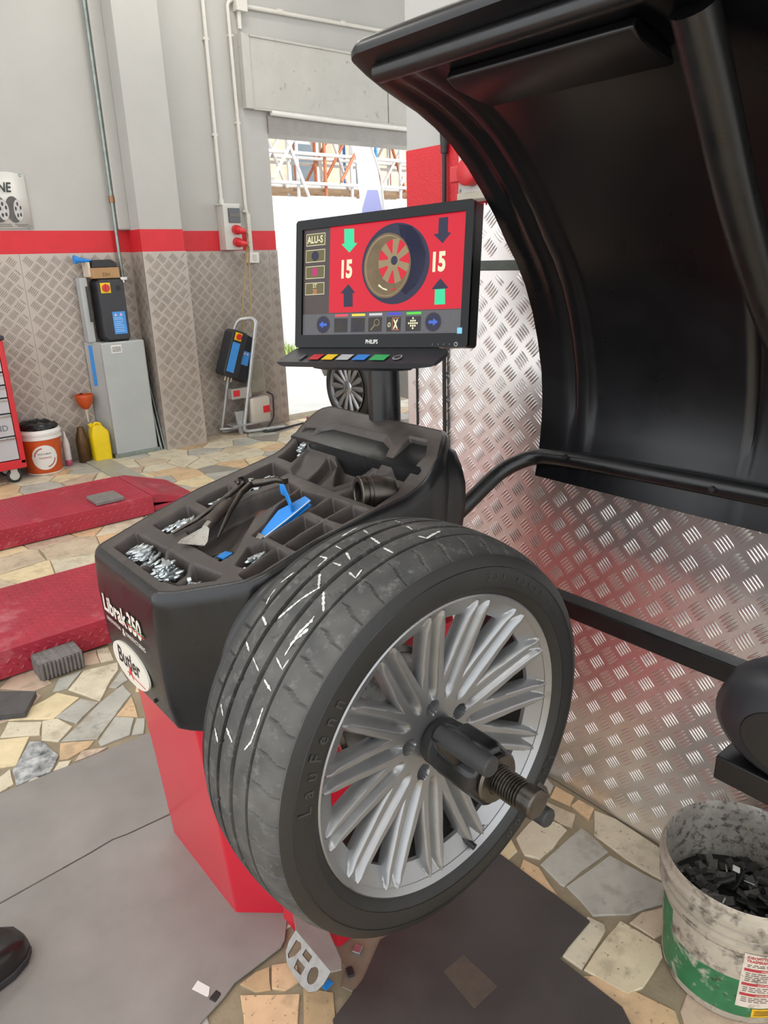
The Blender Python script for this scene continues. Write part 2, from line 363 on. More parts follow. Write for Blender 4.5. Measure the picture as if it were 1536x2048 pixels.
# ------------------------------------------------------------------ paving stones
TR = [
('grey',[(0.523,0.217),(0.578,0.220),(0.699,0.225),(0.691,0.174),(0.679,0.131),(0.513,0.138),(0.510,0.149)]),
('grey',[(0.516,0.136),(0.673,0.124),(0.678,0.089),(0.692,-0.005),(0.675,-0.036),(0.638,-0.038),(0.595,-0.018),(0.558,-0.005),(0.494,0.046),(0.508,0.092),(0.513,0.122)]),
('cream',[(0.774,0.240),(0.789,0.186),(0.784,0.061),(0.777,0.023),(0.705,-0.018),(0.698,0.004),(0.692,0.089),(0.696,0.130),(0.699,0.187)]),
('orange',[(0.729,0.349),(0.773,0.365),(0.777,0.306),(0.741,0.292)]),
('orange',[(0.743,0.291),(0.776,0.291),(0.780,0.244),(0.733,0.227)]),
('vein',[(0.667,0.335),(0.703,0.350),(0.724,0.263),(0.681,0.241),(0.668,0.268)]),
('cream',[(0.606,0.323),(0.655,0.325),(0.665,0.265),(0.662,0.243),(0.589,0.229),(0.535,0.228),(0.516,0.261),(0.543,0.311)]),
('orange',[(0.512,0.213),(0.480,0.132),(0.472,0.178),(0.467,0.236),(0.504,0.255)]),
('cream',[(0.484,0.053),(0.494,0.016),(0.482,0.005),(0.367,-0.016),(0.362,0.029)]),
('speck',[(0.529,-0.000),(0.542,-0.091),(0.518,-0.110),(0.468,-0.116),(0.427,-0.120),(0.390,-0.108),(0.370,-0.019),(0.476,-0.004)]),
('beige',[(0.539,-0.017),(0.584,-0.020),(0.635,-0.046),(0.587,-0.086),(0.545,-0.074)]),
('grey',[(0.785,0.437),(0.781,0.404),(0.769,0.369),(0.730,0.353),(0.705,0.354),(0.698,0.381),(0.741,0.428)]),
('orange',[(-0.114,0.415),(-0.090,0.401),(-0.074,0.379),(-0.091,0.347),(-0.123,0.348),(-0.141,0.371)]),
('orange',[(-0.197,0.401),(-0.104,0.324),(-0.148,0.266),(-0.180,0.240),(-0.245,0.296)]),
('tan',[(-0.089,0.334),(-0.051,0.282),(-0.090,0.215),(-0.109,0.192),(-0.161,0.224)]),
('brown',[(0.055,0.348),(0.174,0.298),(0.081,0.262),(-0.022,0.257),(-0.032,0.280),(0.013,0.321)]),
('tan',[(-0.147,0.424),(-0.120,0.416),(-0.144,0.370),(-0.170,0.385),(-0.186,0.422)]),
('cream',[(-0.096,1.804),(-0.013,1.898),(0.104,1.870),(0.088,1.819),(-0.038,1.655)]),
('grey',[(0.016,1.719),(0.093,1.801),(0.085,1.722),(0.036,1.701)]),
('yellow',[(-0.313,1.756),(-0.230,1.780),(-0.131,1.812),(-0.083,1.729),(-0.191,1.656)]),
('grey',[(-0.182,1.663),(-0.082,1.717),(-0.043,1.654),(-0.140,1.580)]),
('grey',[(-0.212,1.515),(-0.041,1.647),(0.062,1.707),(0.061,1.627),(-0.031,1.537),(-0.119,1.450)]),
('cream',[(-0.222,1.668),(-0.179,1.650),(-0.157,1.570),(-0.215,1.518),(-0.254,1.562)]),
('cream',[(-0.350,1.667),(-0.308,1.741),(-0.224,1.666),(-0.250,1.596)]),
('yellow',[(-0.428,1.526),(-0.374,1.670),(-0.277,1.611),(-0.347,1.487)]),
('speckbw',[(-0.363,1.468),(-0.285,1.581),(-0.251,1.550),(-0.236,1.448),(-0.279,1.385),(-0.372,1.389)]),
('orange',[(-0.241,1.426),(-0.214,1.508),(-0.128,1.449),(-0.153,1.426),(-0.219,1.411)]),
('grey',[(-0.121,1.434),(-0.033,1.529),(0.013,1.482),(-0.033,1.401),(-0.123,1.404)]),
('orange',[(-0.030,1.531),(0.054,1.610),(0.024,1.477)]),
('cream',[(-0.399,1.460),(-0.366,1.479),(-0.376,1.400),(-0.415,1.389),(-0.444,1.422),(-0.440,1.473)]),
('cream',[(-0.272,1.383),(-0.246,1.414),(-0.215,1.399),(-0.236,1.371)]),
('pink',[(-0.211,1.382),(-0.176,1.420),(-0.108,1.386),(-0.149,1.378)]),
('pink',[(0.031,2.031),(0.075,2.020),(0.054,1.916),(0.004,1.934)]),
('cream',[(0.077,2.018),(0.118,2.008),(0.100,1.900),(0.056,1.914)]),
('pink',[(-0.277,1.980),(-0.216,2.045),(-0.137,2.037),(-0.126,1.890),(-0.190,1.877)]),
('grey',[(-0.142,1.828),(-0.099,1.902),(-0.017,1.902),(-0.095,1.814)]),
('grey',[(0.018,1.472),(0.038,1.454),(0.003,1.379),(-0.028,1.397)]),
]
def clip_half(poly, mx, my, nx, ny):
    out = []; n = len(poly)
    for i in range(n):
        a, b = poly[i], poly[(i+1) % n]
        da = (a[0]-mx)*nx+(a[1]-my)*ny; db = (b[0]-mx)*nx+(b[1]-my)*ny
        if da <= 0: out.append(a)
        if (da < 0 < db) or (db < 0 < da):
            t = da/(da-db); out.append((a[0]+(b[0]-a[0])*t, a[1]+(b[1]-a[1])*t))
    return out
def area(p): return 0.5*sum(p[i][0]*p[(i+1) % len(p)][1]-p[(i+1) % len(p)][0]*p[i][1] for i in range(len(p)))
def cen(p): return (sum(a for a, b in p)/len(p), sum(b for a, b in p)/len(p))
def inside(p, q):
    c = False; n = len(p)
    for i in range(n):
        a, b = p[i], p[i-1]
        if (a[1] > q[1]) != (b[1] > q[1]) and q[0] < (b[0]-a[0])*(q[1]-a[1])/(b[1]-a[1])+a[0]: c = not c
    return c
rs = random.Random(21)
sites = []; traced = [q for k, q in TR]
for k, q in TR: sites.append((cen(q), k))
xg = -1.6
while xg < 4.6:
    yg = -0.9
    while yg < 5.3:
        g = 0.20
        x = xg+rs.uniform(-0.42, 0.42)*g; y = yg+rs.uniform(-0.42, 0.42)*g
        if not (x > 0.80 and y < 0.99) and y < 5.08 and all(not inside(q, (x, y)) for q in traced) and min((x-s[0][0])**2+(y-s[0][1])**2 for s in sites[:len(TR)]) > 0.0075:
            sites.append(((x, y), None))
        yg += 0.215
    xg += 0.215
pal = ['cream']*5+['yellow']*3+['grey']*4+['orange']*3+['beige']*3+['pink']*3+['vein']*2+['slate']+['tan']
pts = np.array([s[0] for s in sites])
CAMP = np.array([-0.63, -0.638, 1.40])
stones = []
for i, (s, k) in enumerate(sites):
    if k is not None and i < len(TR): poly = TR[i][1]
    else:
        poly = [(s[0]-0.4, s[1]-0.4), (s[0]+0.4, s[1]-0.4), (s[0]+0.4, s[1]+0.4), (s[0]-0.4, s[1]+0.4)]
        d2 = ((pts-np.array(s))**2).sum(1); near = np.argsort(d2)[1:22]
        for j in near:
            q = pts[j]; poly = clip_half(poly, (s[0]+q[0])/2, (s[1]+q[1])/2, q[0]-s[0], q[1]-s[1])
            if len(poly) < 3: break
        if len(poly) < 3: continue
        c = cen(poly); sh = rs.uniform(0.0025, 0.006)
        poly = [(c[0]+(x-c[0])*(1-sh/max(0.03, math.hypot(x-c[0], y-c[1]))), c[1]+(y-c[1])*(1-sh/max(0.03, math.hypot(x-c[0], y-c[1])))) for x, y in poly]
        poly = clip_half(poly, 0, 5.085, 0, 1)
        if s[1] < 0.99: poly = clip_half(poly, 0.785, 0, 1, 0)
        if len(poly) < 3: continue
        k = rs.choice(pal)
    if area(poly) < 0: poly = poly[::-1]
    # uneven edges
    pp = []
    for a in range(len(poly)):
        A, B = poly[a], poly[(a+1) % len(poly)]
        pp.append(A); L = math.hypot(B[0]-A[0], B[1]-A[1])
        if L > 0.05:
            q = rs.uniform(0.35, 0.65); e = rs.uniform(-0.03, 0.015)*L
            pp.append((A[0]+(B[0]-A[0])*q+(B[1]-A[1])/L*e, A[1]+(B[1]-A[1])*q-(B[0]-A[0])/L*e))
    c = cen(pp); dist = math.hypot(c[0]-CAMP[0], c[1]-CAMP[1])
    # does it fall in the photograph's view of the floor?
    d = Vector((c[0], c[1], 0))-Vector(CAMP); zc = d.dot(FW)
    vis = zc > 0.2 and -150 < 768+1460*d.dot(RT)/zc < 1680 and -50 < 1024+1460*d.dot(DN)/zc < 2200
    stones.append((not vis, dist, i >= len(TR), pp, k))
stones.sort(key=lambda a: (a[0], a[2], a[1]))
def stone_geo(mb, pp, top):
    c = cen(pp)
    lo = [V(x, y, -0.006) for x, y in pp]; hi = [V(x, y, top-0.0015) for x, y in pp]
    ins = [V(c[0]+(x-c[0])*0.975, c[1]+(y-c[1])*0.975, top) for x, y in pp]
    n = len(pp); mb.loft([lo, hi, ins], cap=False); k = len(mb.v)-n
    mb.f.append(tuple(range(k, k+n))); mb.m.append(mb.mi)
rest = {}
for q, (hid, dist, gen, pp, k) in enumerate(stones):
    top = 0.0 + rs.uniform(-0.0008, 0.0008) + (0.001 if not gen else 0)
    if q < 300 and not hid:
        mb = MB(); stone_geo(mb, pp, top); build(mb, 'paving_stone', STONE[k], floor)
    else:
        stone_geo(rest.setdefault(k, MB()), pp, top)
for k, mb in rest.items(): build(mb, 'paving_beyond', STONE[k], floor, kind='stuff')
# ------------------------------------------------------------------ wheel balancer
HZ = 0.725
bal = thing('wheel_balancer', (0.1, 0.62, 0), 'red and black wheel balancing machine with weight tray and raised hood', 'wheel balancer')
# red body: octagonal column that narrows to the floor
def ring(z, xf, xb, yr, yl, ch):
    return [V(xf, yr+ch, z), V(xf+ch*1.1, yr, z), V(xb, yr, z), V(xb+0.02, yr+0.02, z), V(xb+0.02, yl, z), V(xf+0.03, yl, z), V(xf, yl-0.02, z)]
body = MB()
body.loft([ring(0.0, -0.108, 0.36, 0.455, 0.93, 0.125), ring(0.03, -0.110, 0.365, 0.452, 0.93, 0.125), ring(0.30, -0.142, 0.40, 0.43, 0.88, 0.105), ring(0.62, -0.182, 0.42, 0.415, 0.83, 0.085)])
bodyo = build(body, 'body', m_red, bal, bevel=0.004)
# warning and data plates on the wheel side of the body
p = MB(); p.b2((-0.02, 0.3415, 0.78), (0.075, 0.3455, 0.85)); build(p, 'warning_plate', M('warning_yellow', '#d9b81e', 0.5), bal)
p = MB(); p.b2((-0.005, 0.3395, 0.755), (0.075, 0.3435, 0.815)); wpl = build(p, 'safety_sign', m_white, bal)
p = MB(); p.prism(ell(0.035, 0.785, 0.02, 0.02, 24), (0, 0.3390, 0), (1, 0, 0), (0, 0, 1), (0, -1, 0), 0, 0.0005); build(p, 'blue_symbol', M('sign_blue', '#27479c', 0.5), wpl)
# cover with weight tray (height field)
xs_ = np.array([-0.20, -0.086, 0.034, 0.163, 0.25, 0.29, 0.332, 0.386, 0.43]); zs_ = np.array([0.860, 0.897, 0.931, 0.956, 0.968, 0.985, 1.018, 1.048, 1.060])
def tray_z(x):
    a = np.interp(x, xs_, zs_); b = np.interp(x-0.012, xs_, zs_); c = np.interp(x+0.012, xs_, zs_); return (a+b+c)/3
NX, NY = 250, 170
Xg = np.linspace(-0.205, 0.415, NX)
yR = np.interp(Xg, [-0.205, -0.19, -0.118, -0.095, -0.07, 0.30, 0.34, 0.40, 0.415], [0.520, 0.495, 0.410, 0.386, 0.376, 0.370, 0.380, 0.425, 0.445])
yL = np.interp(Xg, [-0.205, -0.195, 0.16, 0.36, 0.40, 0.415], [0.805, 0.820, 0.825, 0.858, 0.858, 0.845])
vv = np.linspace(0, 1, NY)
GX = np.repeat(Xg[:, None], NY, 1); GY = yR[:, None]+(yL-yR)[:, None]*vv[None, :]
def sdf(poly):
    P = np.array(poly); d = np.full(GX.shape, 1e9); ins = np.zeros(GX.shape, bool); n = len(P)
    for i in range(n):
        a, b = P[i], P[(i+1) % n]; e = b-a; wx, wy = GX-a[0], GY-a[1]
        t = np.clip((wx*e[0]+wy*e[1])/(e@e), 0, 1); d = np.minimum(d, (wx-e[0]*t)**2+(wy-e[1]*t)**2)
        with np.errstate(divide='ignore', invalid='ignore'):
            c = ((a[1] > GY) != (b[1] > GY)) & (GX < (b[0]-a[0])*(GY-a[1])/(b[1]-a[1]+1e-12)+a[0])
        ins ^= c
    return np.where(ins, -1, 1)*np.sqrt(d)
CELLS = [
 ([(-0.184, 0.640), (-0.184, 0.775), (-0.136, 0.782), (-0.128, 0.642)], 0.040), ([(-0.184, 0.632), (-0.184, 0.545), (-0.128, 0.548), (-0.128, 0.634)], 0.040),
 ([(-0.180, 0.538), (-0.172, 0.500), (-0.128, 0.446), (-0.114, 0.450), (-0.126, 0.540)], 0.040), ([(-0.178, 0.52), (-0.178, 0.76), (-0.135, 0.76), (-0.128, 0.50)], 0.020),
 ([(-0.100, 0.772), (-0.022, 0.772), (-0.022, 0.682), (-0.075, 0.682), (-0.100, 0.70)], 0.036), ([(0.0, 0.770), (0.078, 0.770), (0.078, 0.676), (-0.003, 0.680)], 0.036),
 ([(0.096, 0.775), (0.205, 0.790), (0.198, 0.700), (0.092, 0.685)], 0.038),
 ([(-0.094, 0.600), (-0.075, 0.665), (-0.01, 0.668), (0.07, 0.664), (0.156, 0.648), (0.150, 0.602), (0.078, 0.582), (0.024, 0.570), (-0.017, 0.535), (-0.066, 0.490), (-0.092, 0.492)], 0.042),
 ([(-0.014, 0.510), (0.025, 0.524), (0.079, 0.566), (0.150, 0.592), (0.156, 0.510), (0.114, 0.494), (0.047, 0.486), (-0.010, 0.482)], 0.034),
 ([(-0.084, 0.450), (-0.040, 0.482), (-0.012, 0.474), (-0.014, 0.432), (-0.080, 0.426)], 0.036), ([(-0.096, 0.418), (-0.014, 0.424), (-0.014, 0.386), (-0.072, 0.386), (-0.098, 0.396)], 0.036),
 ([(0.0, 0.474), (0.082, 0.478), (0.082, 0.432), (0.0, 0.424)], 0.036), ([(0.0, 0.415), (0.086, 0.419), (0.086, 0.384), (0.0, 0.384)], 0.036),
 ([(0.102, 0.484), (0.160, 0.492), (0.160, 0.439), (0.100, 0.434)], 0.036), ([(0.102, 0.424), (0.160, 0.426), (0.164, 0.386), (0.104, 0.384)], 0.036),
 ([(0.190, 0.700), (0.285, 0.785), (0.340, 0.785), (0.362, 0.756), (0.363, 0.565), (0.344, 0.525), (0.269, 0.495), (0.182, 0.515)], 0.011),
 ([(0.325, 0.712), (0.330, 0.535), (0.308, 0.540), (0.215, 0.562), (0.285, 0.650)], 0.030), ([(0.200, 0.640), (0.286, 0.690), (0.275, 0.645), (0.200, 0.585)], 0.022), ([(0.190, 0.545), (0.290, 0.522), (0.270, 0.504), (0.190, 0.515)], 0.020),
 ([(0.235, 0.812), (0.335, 0.838), (0.342, 0.800), (0.322, 0.796), (0.232, 0.752)], 0.036),
 ([(0.318, 0.488), (0.372, 0.500), (0.374, 0.447), (0.341, 0.419), (0.318, 0.421)], 0.036), ([(0.255, 0.476), (0.307, 0.474), (0.307, 0.420), (0.262, 0.411)], 0.020), ([(0.180, 0.490), (0.262, 0.484), (0.255, 0.404), (0.182, 0.386)], 0.034)]
dep = np.zeros(GX.shape)
for k, (poly, D) in enumerate(CELLS):
    w = 0.012 if D > 0.03 else 0.018
    t = np.clip((-sdf(poly)+0.003)/w, 0, 1); d = D*(t*t*(3-2*t))
    if k in (16, 17, 18): t = np.clip((-sdf(poly)+0.004)/0.010, 0, 1); dep = dep+D*(t*t*(3-2*t))
    else: dep = np.maximum(dep, d)
edge = np.minimum(np.minimum(GY-yR[:, None], yL[:, None]-GY), np.minimum(GX+0.205, 0.415-GX))
slp = (tray_z(GX+0.01)-tray_z(GX-0.01))/0.02; nrm_ = np.sqrt(1+slp*slp)
GZ = tray_z(GX)-dep/nrm_; GXd = GX+dep*slp/nrm_*0.9
def tray_floor(x, y):
    i = int(round((x+0.205)/0.62*(NX-1))); i = max(0, min(NX-1, i)); j = int(round((y-yR[i])/(yL[i]-yR[i])*(NY-1))); j = max(0, min(NY-1, j)); return float(GZ[i, j])
cov = MB(); idx = np.arange(NX*NY).reshape(NX, NY)
cov.v = [tuple(map(float, q)) for q in np.stack([GXd, GY, GZ], -1).reshape(-1, 3)]
cov.f = [(int(idx[i, j]), int(idx[i+1, j]), int(idx[i+1, j+1]), int(idx[i, j+1])) for i in range(NX-1) for j in range(NY-1)]; cov.m = [0]*len(cov.f)
tray = build(cov, 'weight_tray', m_tray, bal, smooth=True, angle=180)
# outer skirt of the cover
loop = [idx[i, 0] for i in range(NX)]+[idx[NX-1, j] for j in range(1, NY)]+[idx[i, NY-1] for i in range(NX-2, -1, -1)]+[idx[0, j] for j in range(NY-2, 0, -1)]
LP = np.array([cov.v[i] for i in loop]); cx, cy = 0.1, 0.62
# thin the loop out
sel = [0]
for i in range(1, len(LP)):
    if np.linalg.norm(LP[i, :2]-LP[sel[-1], :2]) > 0.006: sel.append(i)
LP = LP[sel]; nL = len(LP)
NRM = []
for i in range(nL):
    a, b = LP[(i-3) % nL], LP[(i+3) % nL]; e = b-a; q = np.array([e[1], -e[0]]); q /= np.linalg.norm(q)+1e-9
    NRM.append(q)
NRM = np.array(NRM)
if ((LP[:, :2]-np.array([cx, cy]))*NRM).sum() < 0: NRM = -NRM
sk = MB(); loops = []
for off, dz in ((-0.002, 0.0005), (0.004, -0.0008), (0.008, -0.004), (0.011, -0.009), (0.013, -0.016), (0.014, -0.03), (0.016, -0.09), (0.012, -0.18)):
    loops.append([V(LP[i, 0]+NRM[i, 0]*off, LP[i, 1]+NRM[i, 1]*off, LP[i, 2]+dz) for i in range(nL)])
def lowz(x): return float(np.interp(x, [-0.21, 0.0, 0.42], [0.575, 0.585, 0.60]))
for fz, off in ((0.5, 0.008), (0.9, 0.0), (1.0, -0.004), (1.0, -0.02)):
    loops.append([V(LP[i, 0]+NRM[i, 0]*off, LP[i, 1]+NRM[i, 1]*off, (LP[i, 2]-0.18)*(1-fz)+lowz(LP[i, 0])*fz) for i in range(nL)])
sk.loft(loops, cap=False)
cover = build(sk, 'cover', m_black_pl, bal, smooth=True, angle=60)
# back bulge of the cover (behind tray, seen past the right edge)
p = MB()
p.loft([[V(0.36+0.0*q, 0.40, 0)+V(*c) for c in ()] for q in ()]) if False else None
bl = []
for x, dz in ((0.30, 0.0), (0.40, -0.012), (0.435, -0.055), (0.455, -0.11), (0.452, -0.17), (0.43, -0.24), (0.40, -0.32)):
    pass
prof = [(0.395, 1.035), (0.425, 1.02), (0.445, 0.985), (0.458, 0.945), (0.460, 0.90), (0.450, 0.85), (0.43, 0.78), (0.41, 0.70), (0.30, 0.70), (0.30, 1.0)]
p.loft([[V(a, y, b) for a, b in ([(0.30+(x-0.30)*k, 0.86+(z-0.86)*(0.9+0.1*k)) for x, z in prof])] for y, k in ((0.395, 0.75), (0.405, 0.92), (0.43, 1.0), (0.84, 1.0), (0.855, 0.9))])
build(p, 'cover_back', m_black_pl, bal, smooth=True, angle=50)
# round recess panel round the spindle on the wheel side
p = MB(); p.lathe([(0.180, 0.366), (0.182, 0.342), (0.178, 0.335), (0.170, 0.332), (0.155, 0.336), (0.02, 0.338)], (0, 0, HZ), 'Y', 64)
build(p, 'spindle_housing', m_black_pl, bal, smooth=True, angle=50)
p = MB(); p.b2((-0.060, 0.345, 0.50), (0.25, 0.425, 0.86)); build(p, 'side_panel', m_red, bal, bevel=0.006)
# lettering on the front face
fx = -0.2225; U = (0, -1, 0.02); W = (0.0, 0.02, 1); Nn = (-1, 0, 0)
m_let = M('cream_lettering', '#cfcabd', 0.5); m_tric = M('stripe_red', '#c0343a', 0.5); m_tricg = M('stripe_green', '#3c7d52', 0.5)
p = MB(); p.text('Librak', (fx, 0.782, 0.738), U, W, Nn, 0.050, sx=0.98, bold=0.03); lt = build(p, 'model_lettering', m_let, cover)
p = MB(); p.text('350', (fx, 0.650, 0.741), U, W, Nn, 0.054, sx=0.84, bold=0.035); build(p, 'number_lettering', m_let, cover)
p = MB(); p.box((fx-0.0006, 0.612, 0.757), (0.0006, 0.085, 0.0022)); build(p, 'green_rule', m_tricg, cover)
p = MB(); p.box((fx-0.0006, 0.612, 0.752), (0.0006, 0.085, 0.0022)); build(p, 'red_rule', m_tric, cover)
p = MB(); p.text('INNOVATION', (fx, 0.772, 0.718), U, W, Nn, 0.0125, sx=0.95, bold=0.01); p.text('&', (fx, 0.688, 0.715), U, W, Nn, 0.022, bold=0.02); p.text('MANUFACTURING', (fx, 0.670, 0.720), U, W, Nn, 0.0125, sx=0.92, bold=0.01); build(p, 'slogan_lettering', m_let, cover)
fx2 = -0.2200
p = MB(); p.prism(ell(0, 0, 0.093, 0.042, 48), (fx2, 0.680, 0.648), U, W, Nn, -0.003, 0.0012); bdg = build(p, 'oval_badge', m_let, cover)
p = MB(); p.text('Butler', (fx2-0.0013, 0.742, 0.637), U, W, Nn, 0.050, sx=0.92, bold=0.02, t1=0.0003); build(p, 'badge_lettering', m_ink, cover)
p = MB(); p.prism([(-0.012, -0.02), (0, 0.012), (0.012, -0.02), (0, -0.008)], (fx2-0.0016, 0.682, 0.638), U, W, Nn, 0, 0.0006); p.box((fx2-0.0016, 0.655, 0.626), (0.0006, 0.09, 0.0016)); build(p, 'badge_emblem', m_tric, cover)
for yy, zz in ((0.775, 0.600), (0.60, 0.600)):
    p = MB(); p.lathe([(0.004, -0.2120), (0.004, -0.2020)], (0, yy, zz), 'X', 12); build(p, 'screw', m_ink, cover)
# spindle: housing, flange, threaded shaft
p = MB(); p.lathe([(0.062, 0.36), (0.062, 0.245), (0.055, 0.235), (0.055, 0.175)], (0, 0, HZ), 'Y', 40); build(p, 'spindle_sleeve', m_satin, bal, smooth=True, angle=35)
p = MB(); p.lathe([(0.05, 0.18), (0.098, 0.176), (0.100, 0.160), (0.100, 0.142), (0.092, 0.138), (0.086, 0.120), (0.080, 0.075), (0.05, 0.070)], (0, 0, HZ), 'Y', 48); build(p, 'flange', m_steel, bal, smooth=True, angle=35)
pr = [(0.0185, 0.10), (0.0185, -0.066)]; y = -0.066
while y > -0.138:
    pr += [(0.0205, y-0.0012), (0.0205, y-0.0024), (0.0172, y-0.0036), (0.0172, y-0.0042)]; y -= 0.0046
pr += [(0.0195, y-0.001), (0.0195, -0.152), (0.0205, -0.1525), (0.0205, -0.1600), (0.0185, -0.1625), (0.002, -0.1627)]
p = MB(); p.lathe(pr, (0, 0, HZ), 'Y', 40); sh = build(p, 'threaded_shaft', m_dsteel, bal, smooth=True, angle=25)
p = MB(); p.box((0.019, -0.155, HZ+0.008), (0.006, 0.012, 0.022), Euler((0, -0.4, 0))); build(p, 'key_flat', m_dsteel, sh)
# foot pedal with cut-outs
ped = MB()
hx, hy, hz = -0.035, 0.375, 0.095
def plate_with_holes(mb, outer, holes, to3, t, nrm):
    bm = bmesh.new()
    def addloop(l): 
        vs = [bm.verts.new((a, b, 0)) for a, b in l]
        return [bm.edges.new((vs[i], vs[(i+1) % len(vs)])) for i in range(len(vs))]
    es = addloop(outer)
    for h in holes: es += addloop(h)
    bmesh.ops.triangle_fill(bm, use_beauty=True, use_dissolve=False, edges=es)
    bm.verts.ensure_lookup_table(); vs = [(v.co.x, v.co.y) for v in bm.verts]; fs = [tuple(v.index for v in f.verts) for f in bm.faces]
    bm.free()
    top = [to3(a, b) for a, b in vs]; bot = [q-nrm*t for q in top]; n = len(vs)
    F = list(fs)+[tuple(i+n for i in f[::-1]) for f in fs]
    from collections import Counter
    cnt = Counter(tuple(sorted((f[i], f[(i+1) % len(f)]))) for f in fs for i in range(len(f)))
    for f in fs:
        for i in range(len(f)):
            a, b = f[i], f[(i+1) % len(f)]
            if cnt[tuple(sorted((a, b)))] == 1: F.append((a, b, b+n, a+n))
    mb.add(top+bot, F)
pU = V(0.80, -0.55, 0).normalized()   # along the bend
# bend line ends measured from the photograph; tread plate slopes down towards the camera side
A = V(-0.060, 0.398, 0.072); B = V(-0.060, 0.272, 0.072); bu = (B-A); bl_ = bu.length; bu.normalize()
bd = V(-0.72, 0.0, -0.69); bd = (bd-bu*bd.dot(bu)).normalized(); bn = bu.cross(bd).normalized()
if bn.z < 0: bn = -bn
out = [(0, 0), (bl_, 0)]+[(bl_*1.0, 0.025), (bl_*0.95, 0.045), (bl_*0.84, 0.057), (bl_*0.66, 0.061), (bl_*0.38, 0.060), (bl_*0.18, 0.055), (bl_*0.05, 0.043), (0, 0.025)]
hol = [[(0.018, 0.014), (0.036, 0.010), (0.046, 0.018), (0.040, 0.042), (0.026, 0.058), (0.018, 0.052)], [(0.058, 0.010), (0.088, 0.010), (0.088, 0.026), (0.058, 0.026)], [(0.052, 0.040), (0.086, 0.040), (0.086, 0.060), (0.056, 0.062)], [(0.102, 0.030)]+[(0.118+0.016*cos(a), 0.038+0.020*sin(a)) for a in np.linspace(pi, -pi*0.8, 12)]]
sc = bl_/0.158
hol = [[(a*sc, b*0.82) for a, b in h] for h in hol]
plate_with_holes(ped, out, hol, lambda a, b: A+bu*a+bd*b, 0.004, bn)
pedo = build(ped, 'pedal_tread', M('worn_pedal_steel', '#8d8a86', 0.42, 0.75, var=0.15, vs=60), bal)
p = MB(); q = [A, B, V(-0.040, 0.262, 0.0725), V(-0.028, 0.280, 0.073), V(0.005, 0.40, 0.074), V(-0.005, 0.46, 0.074), V(-0.030, 0.46, 0.074)]
p.loft([[x for x in q], [x-V(0, 0, 0.004) for x in q]]); build(p, 'pedal_arm', M('grey_steel_arm', '#8a857f', 0.5, 0.3, var=0.1, vs=20), bal, bevel=0.001)
p = MB(); p.b2((-0.035, 0.410, 0.0), (0.03, 0.50, 0.068)); build(p, 'pedal_bracket', m_red, bal, bevel=0.008)
p = MB(); p.b2((0.015, 0.355, 0.0), (0.30, 0.47, 0.05)); build(p, 'base_foot', m_red, bal, bevel=0.004)

# monitor post and keypad shelf
p = MB(); p.cyl((0.43, 0.65, 0.70), (0.43, 0.65, 1.17), 0.037, 36); build(p, 'monitor_post', m_satin, bal, smooth=True, angle=40)
mr = V(0.2657, -0.9630, 0.0425).normalized(); mu = V(0.169, 0.0121, 0.9855); mu = (mu-mr*mu.dot(mr)).normalized(); mn = mr.cross(mu).normalized()   # mn looks out of the screen
MO = V(0.342, 0.876, 1.204)
def mp(s, t, d=0.0): return MO+mr*s+mu*t+mn*d
def mpoly(mb, poly, d0, d1): return mb.prism(poly, MO, mr, mu, mn, d0, d1)
kd = (mn*0.86-V(0, 0, 1)*0.42); kd = (kd-mr*kd.dot(mr)).normalized(); kn = mr.cross(kd)*-1.0
kn = kd.cross(mr).normalized()
if kn.z < 0: kn = -kn
KO = mp(0.000, -0.036, 0.062)
p = MB()
sec = [(0.0, 0.0), (0.0, -0.012), (-0.03, -0.024), (-0.075, -0.028), (-0.085, 0.0), (-0.08, 0.002)]
lo = []
for s, k in ((0.0, 0.35), (0.006, 0.75), (0.02, 1.0), (0.34, 1.0), (0.385, 0.92), (0.418, 0.6), (0.430, 0.3)):
    lo.append([KO+mr*s+kd*(a*(0.55+0.45*k))+kn*(b*k) for a, b in sec])
p.loft(lo); kp = build(p, 'keypad_shelf', m_dark, bal, smooth=True, angle=35)
p = MB()
for s, k in ((0,0),):
    sec2 = [(-0.03, -0.022), (-0.04, -0.038), (-0.075, -0.042), (-0.08, -0.024)]
p.loft([[KO+mr*s+kd*a+kn*(b*k) for a, b in sec2] for s, k in ((0.07, 0.9), (0.10, 1.0), (0.30, 1.0), (0.34, 0.92))]); build(p, 'shelf_bracket', m_dark, bal, smooth=True, angle=35)
p = MB(); p.box(mp(0.255, -0.012, -0.030), (0.02, 0.25, 0.05), mr.rotation_difference(V(1, 0, 0)).to_matrix().transposed() if False else Matrix((mn, mr, mu)).transposed()); build(p, 'monitor_mount', m_dark, bal, bevel=0.006)
# keys printed on the shelf's slanted front
kk = [('#2c2c2e', 0.045, 0.012), ('#b02a2e', 0.085, 0.030), ('#d8b51e', 0.125, 0.030), ('#a9adb0', 0.168, 0.034), ('#2b77c4', 0.213, 0.034), ('#2a9a57', 0.262, 0.040)]
k2d = kd; 
for i, (c, s, w) in enumerate(kk):
    p = MB(); q = [KO+mr*(s+a*w/2+0.02)+kd*b+kn*0.0015 for a, b in ((-1, -0.034), (1, -0.034), (1, -0.008), (-1, -0.008))]
    q = [x+kn*0.0015 for x in q]
    p.loft([q, [x+kn*0.0008 for x in q]]); build(p, 'key', M('key_%d' % i, c, 0.4), kp)
p = MB()
for r0 in (0.011,):
    o1 = ell(0.308+0.02, -0.022, 0.011, 0.011, 24); p.prism(o1, KO, mr, kd, kn, 0.003, 0.0038)
ok_ = build(p, 'round_key', M('key_ring_grey', '#8d8f92', 0.4), kp)
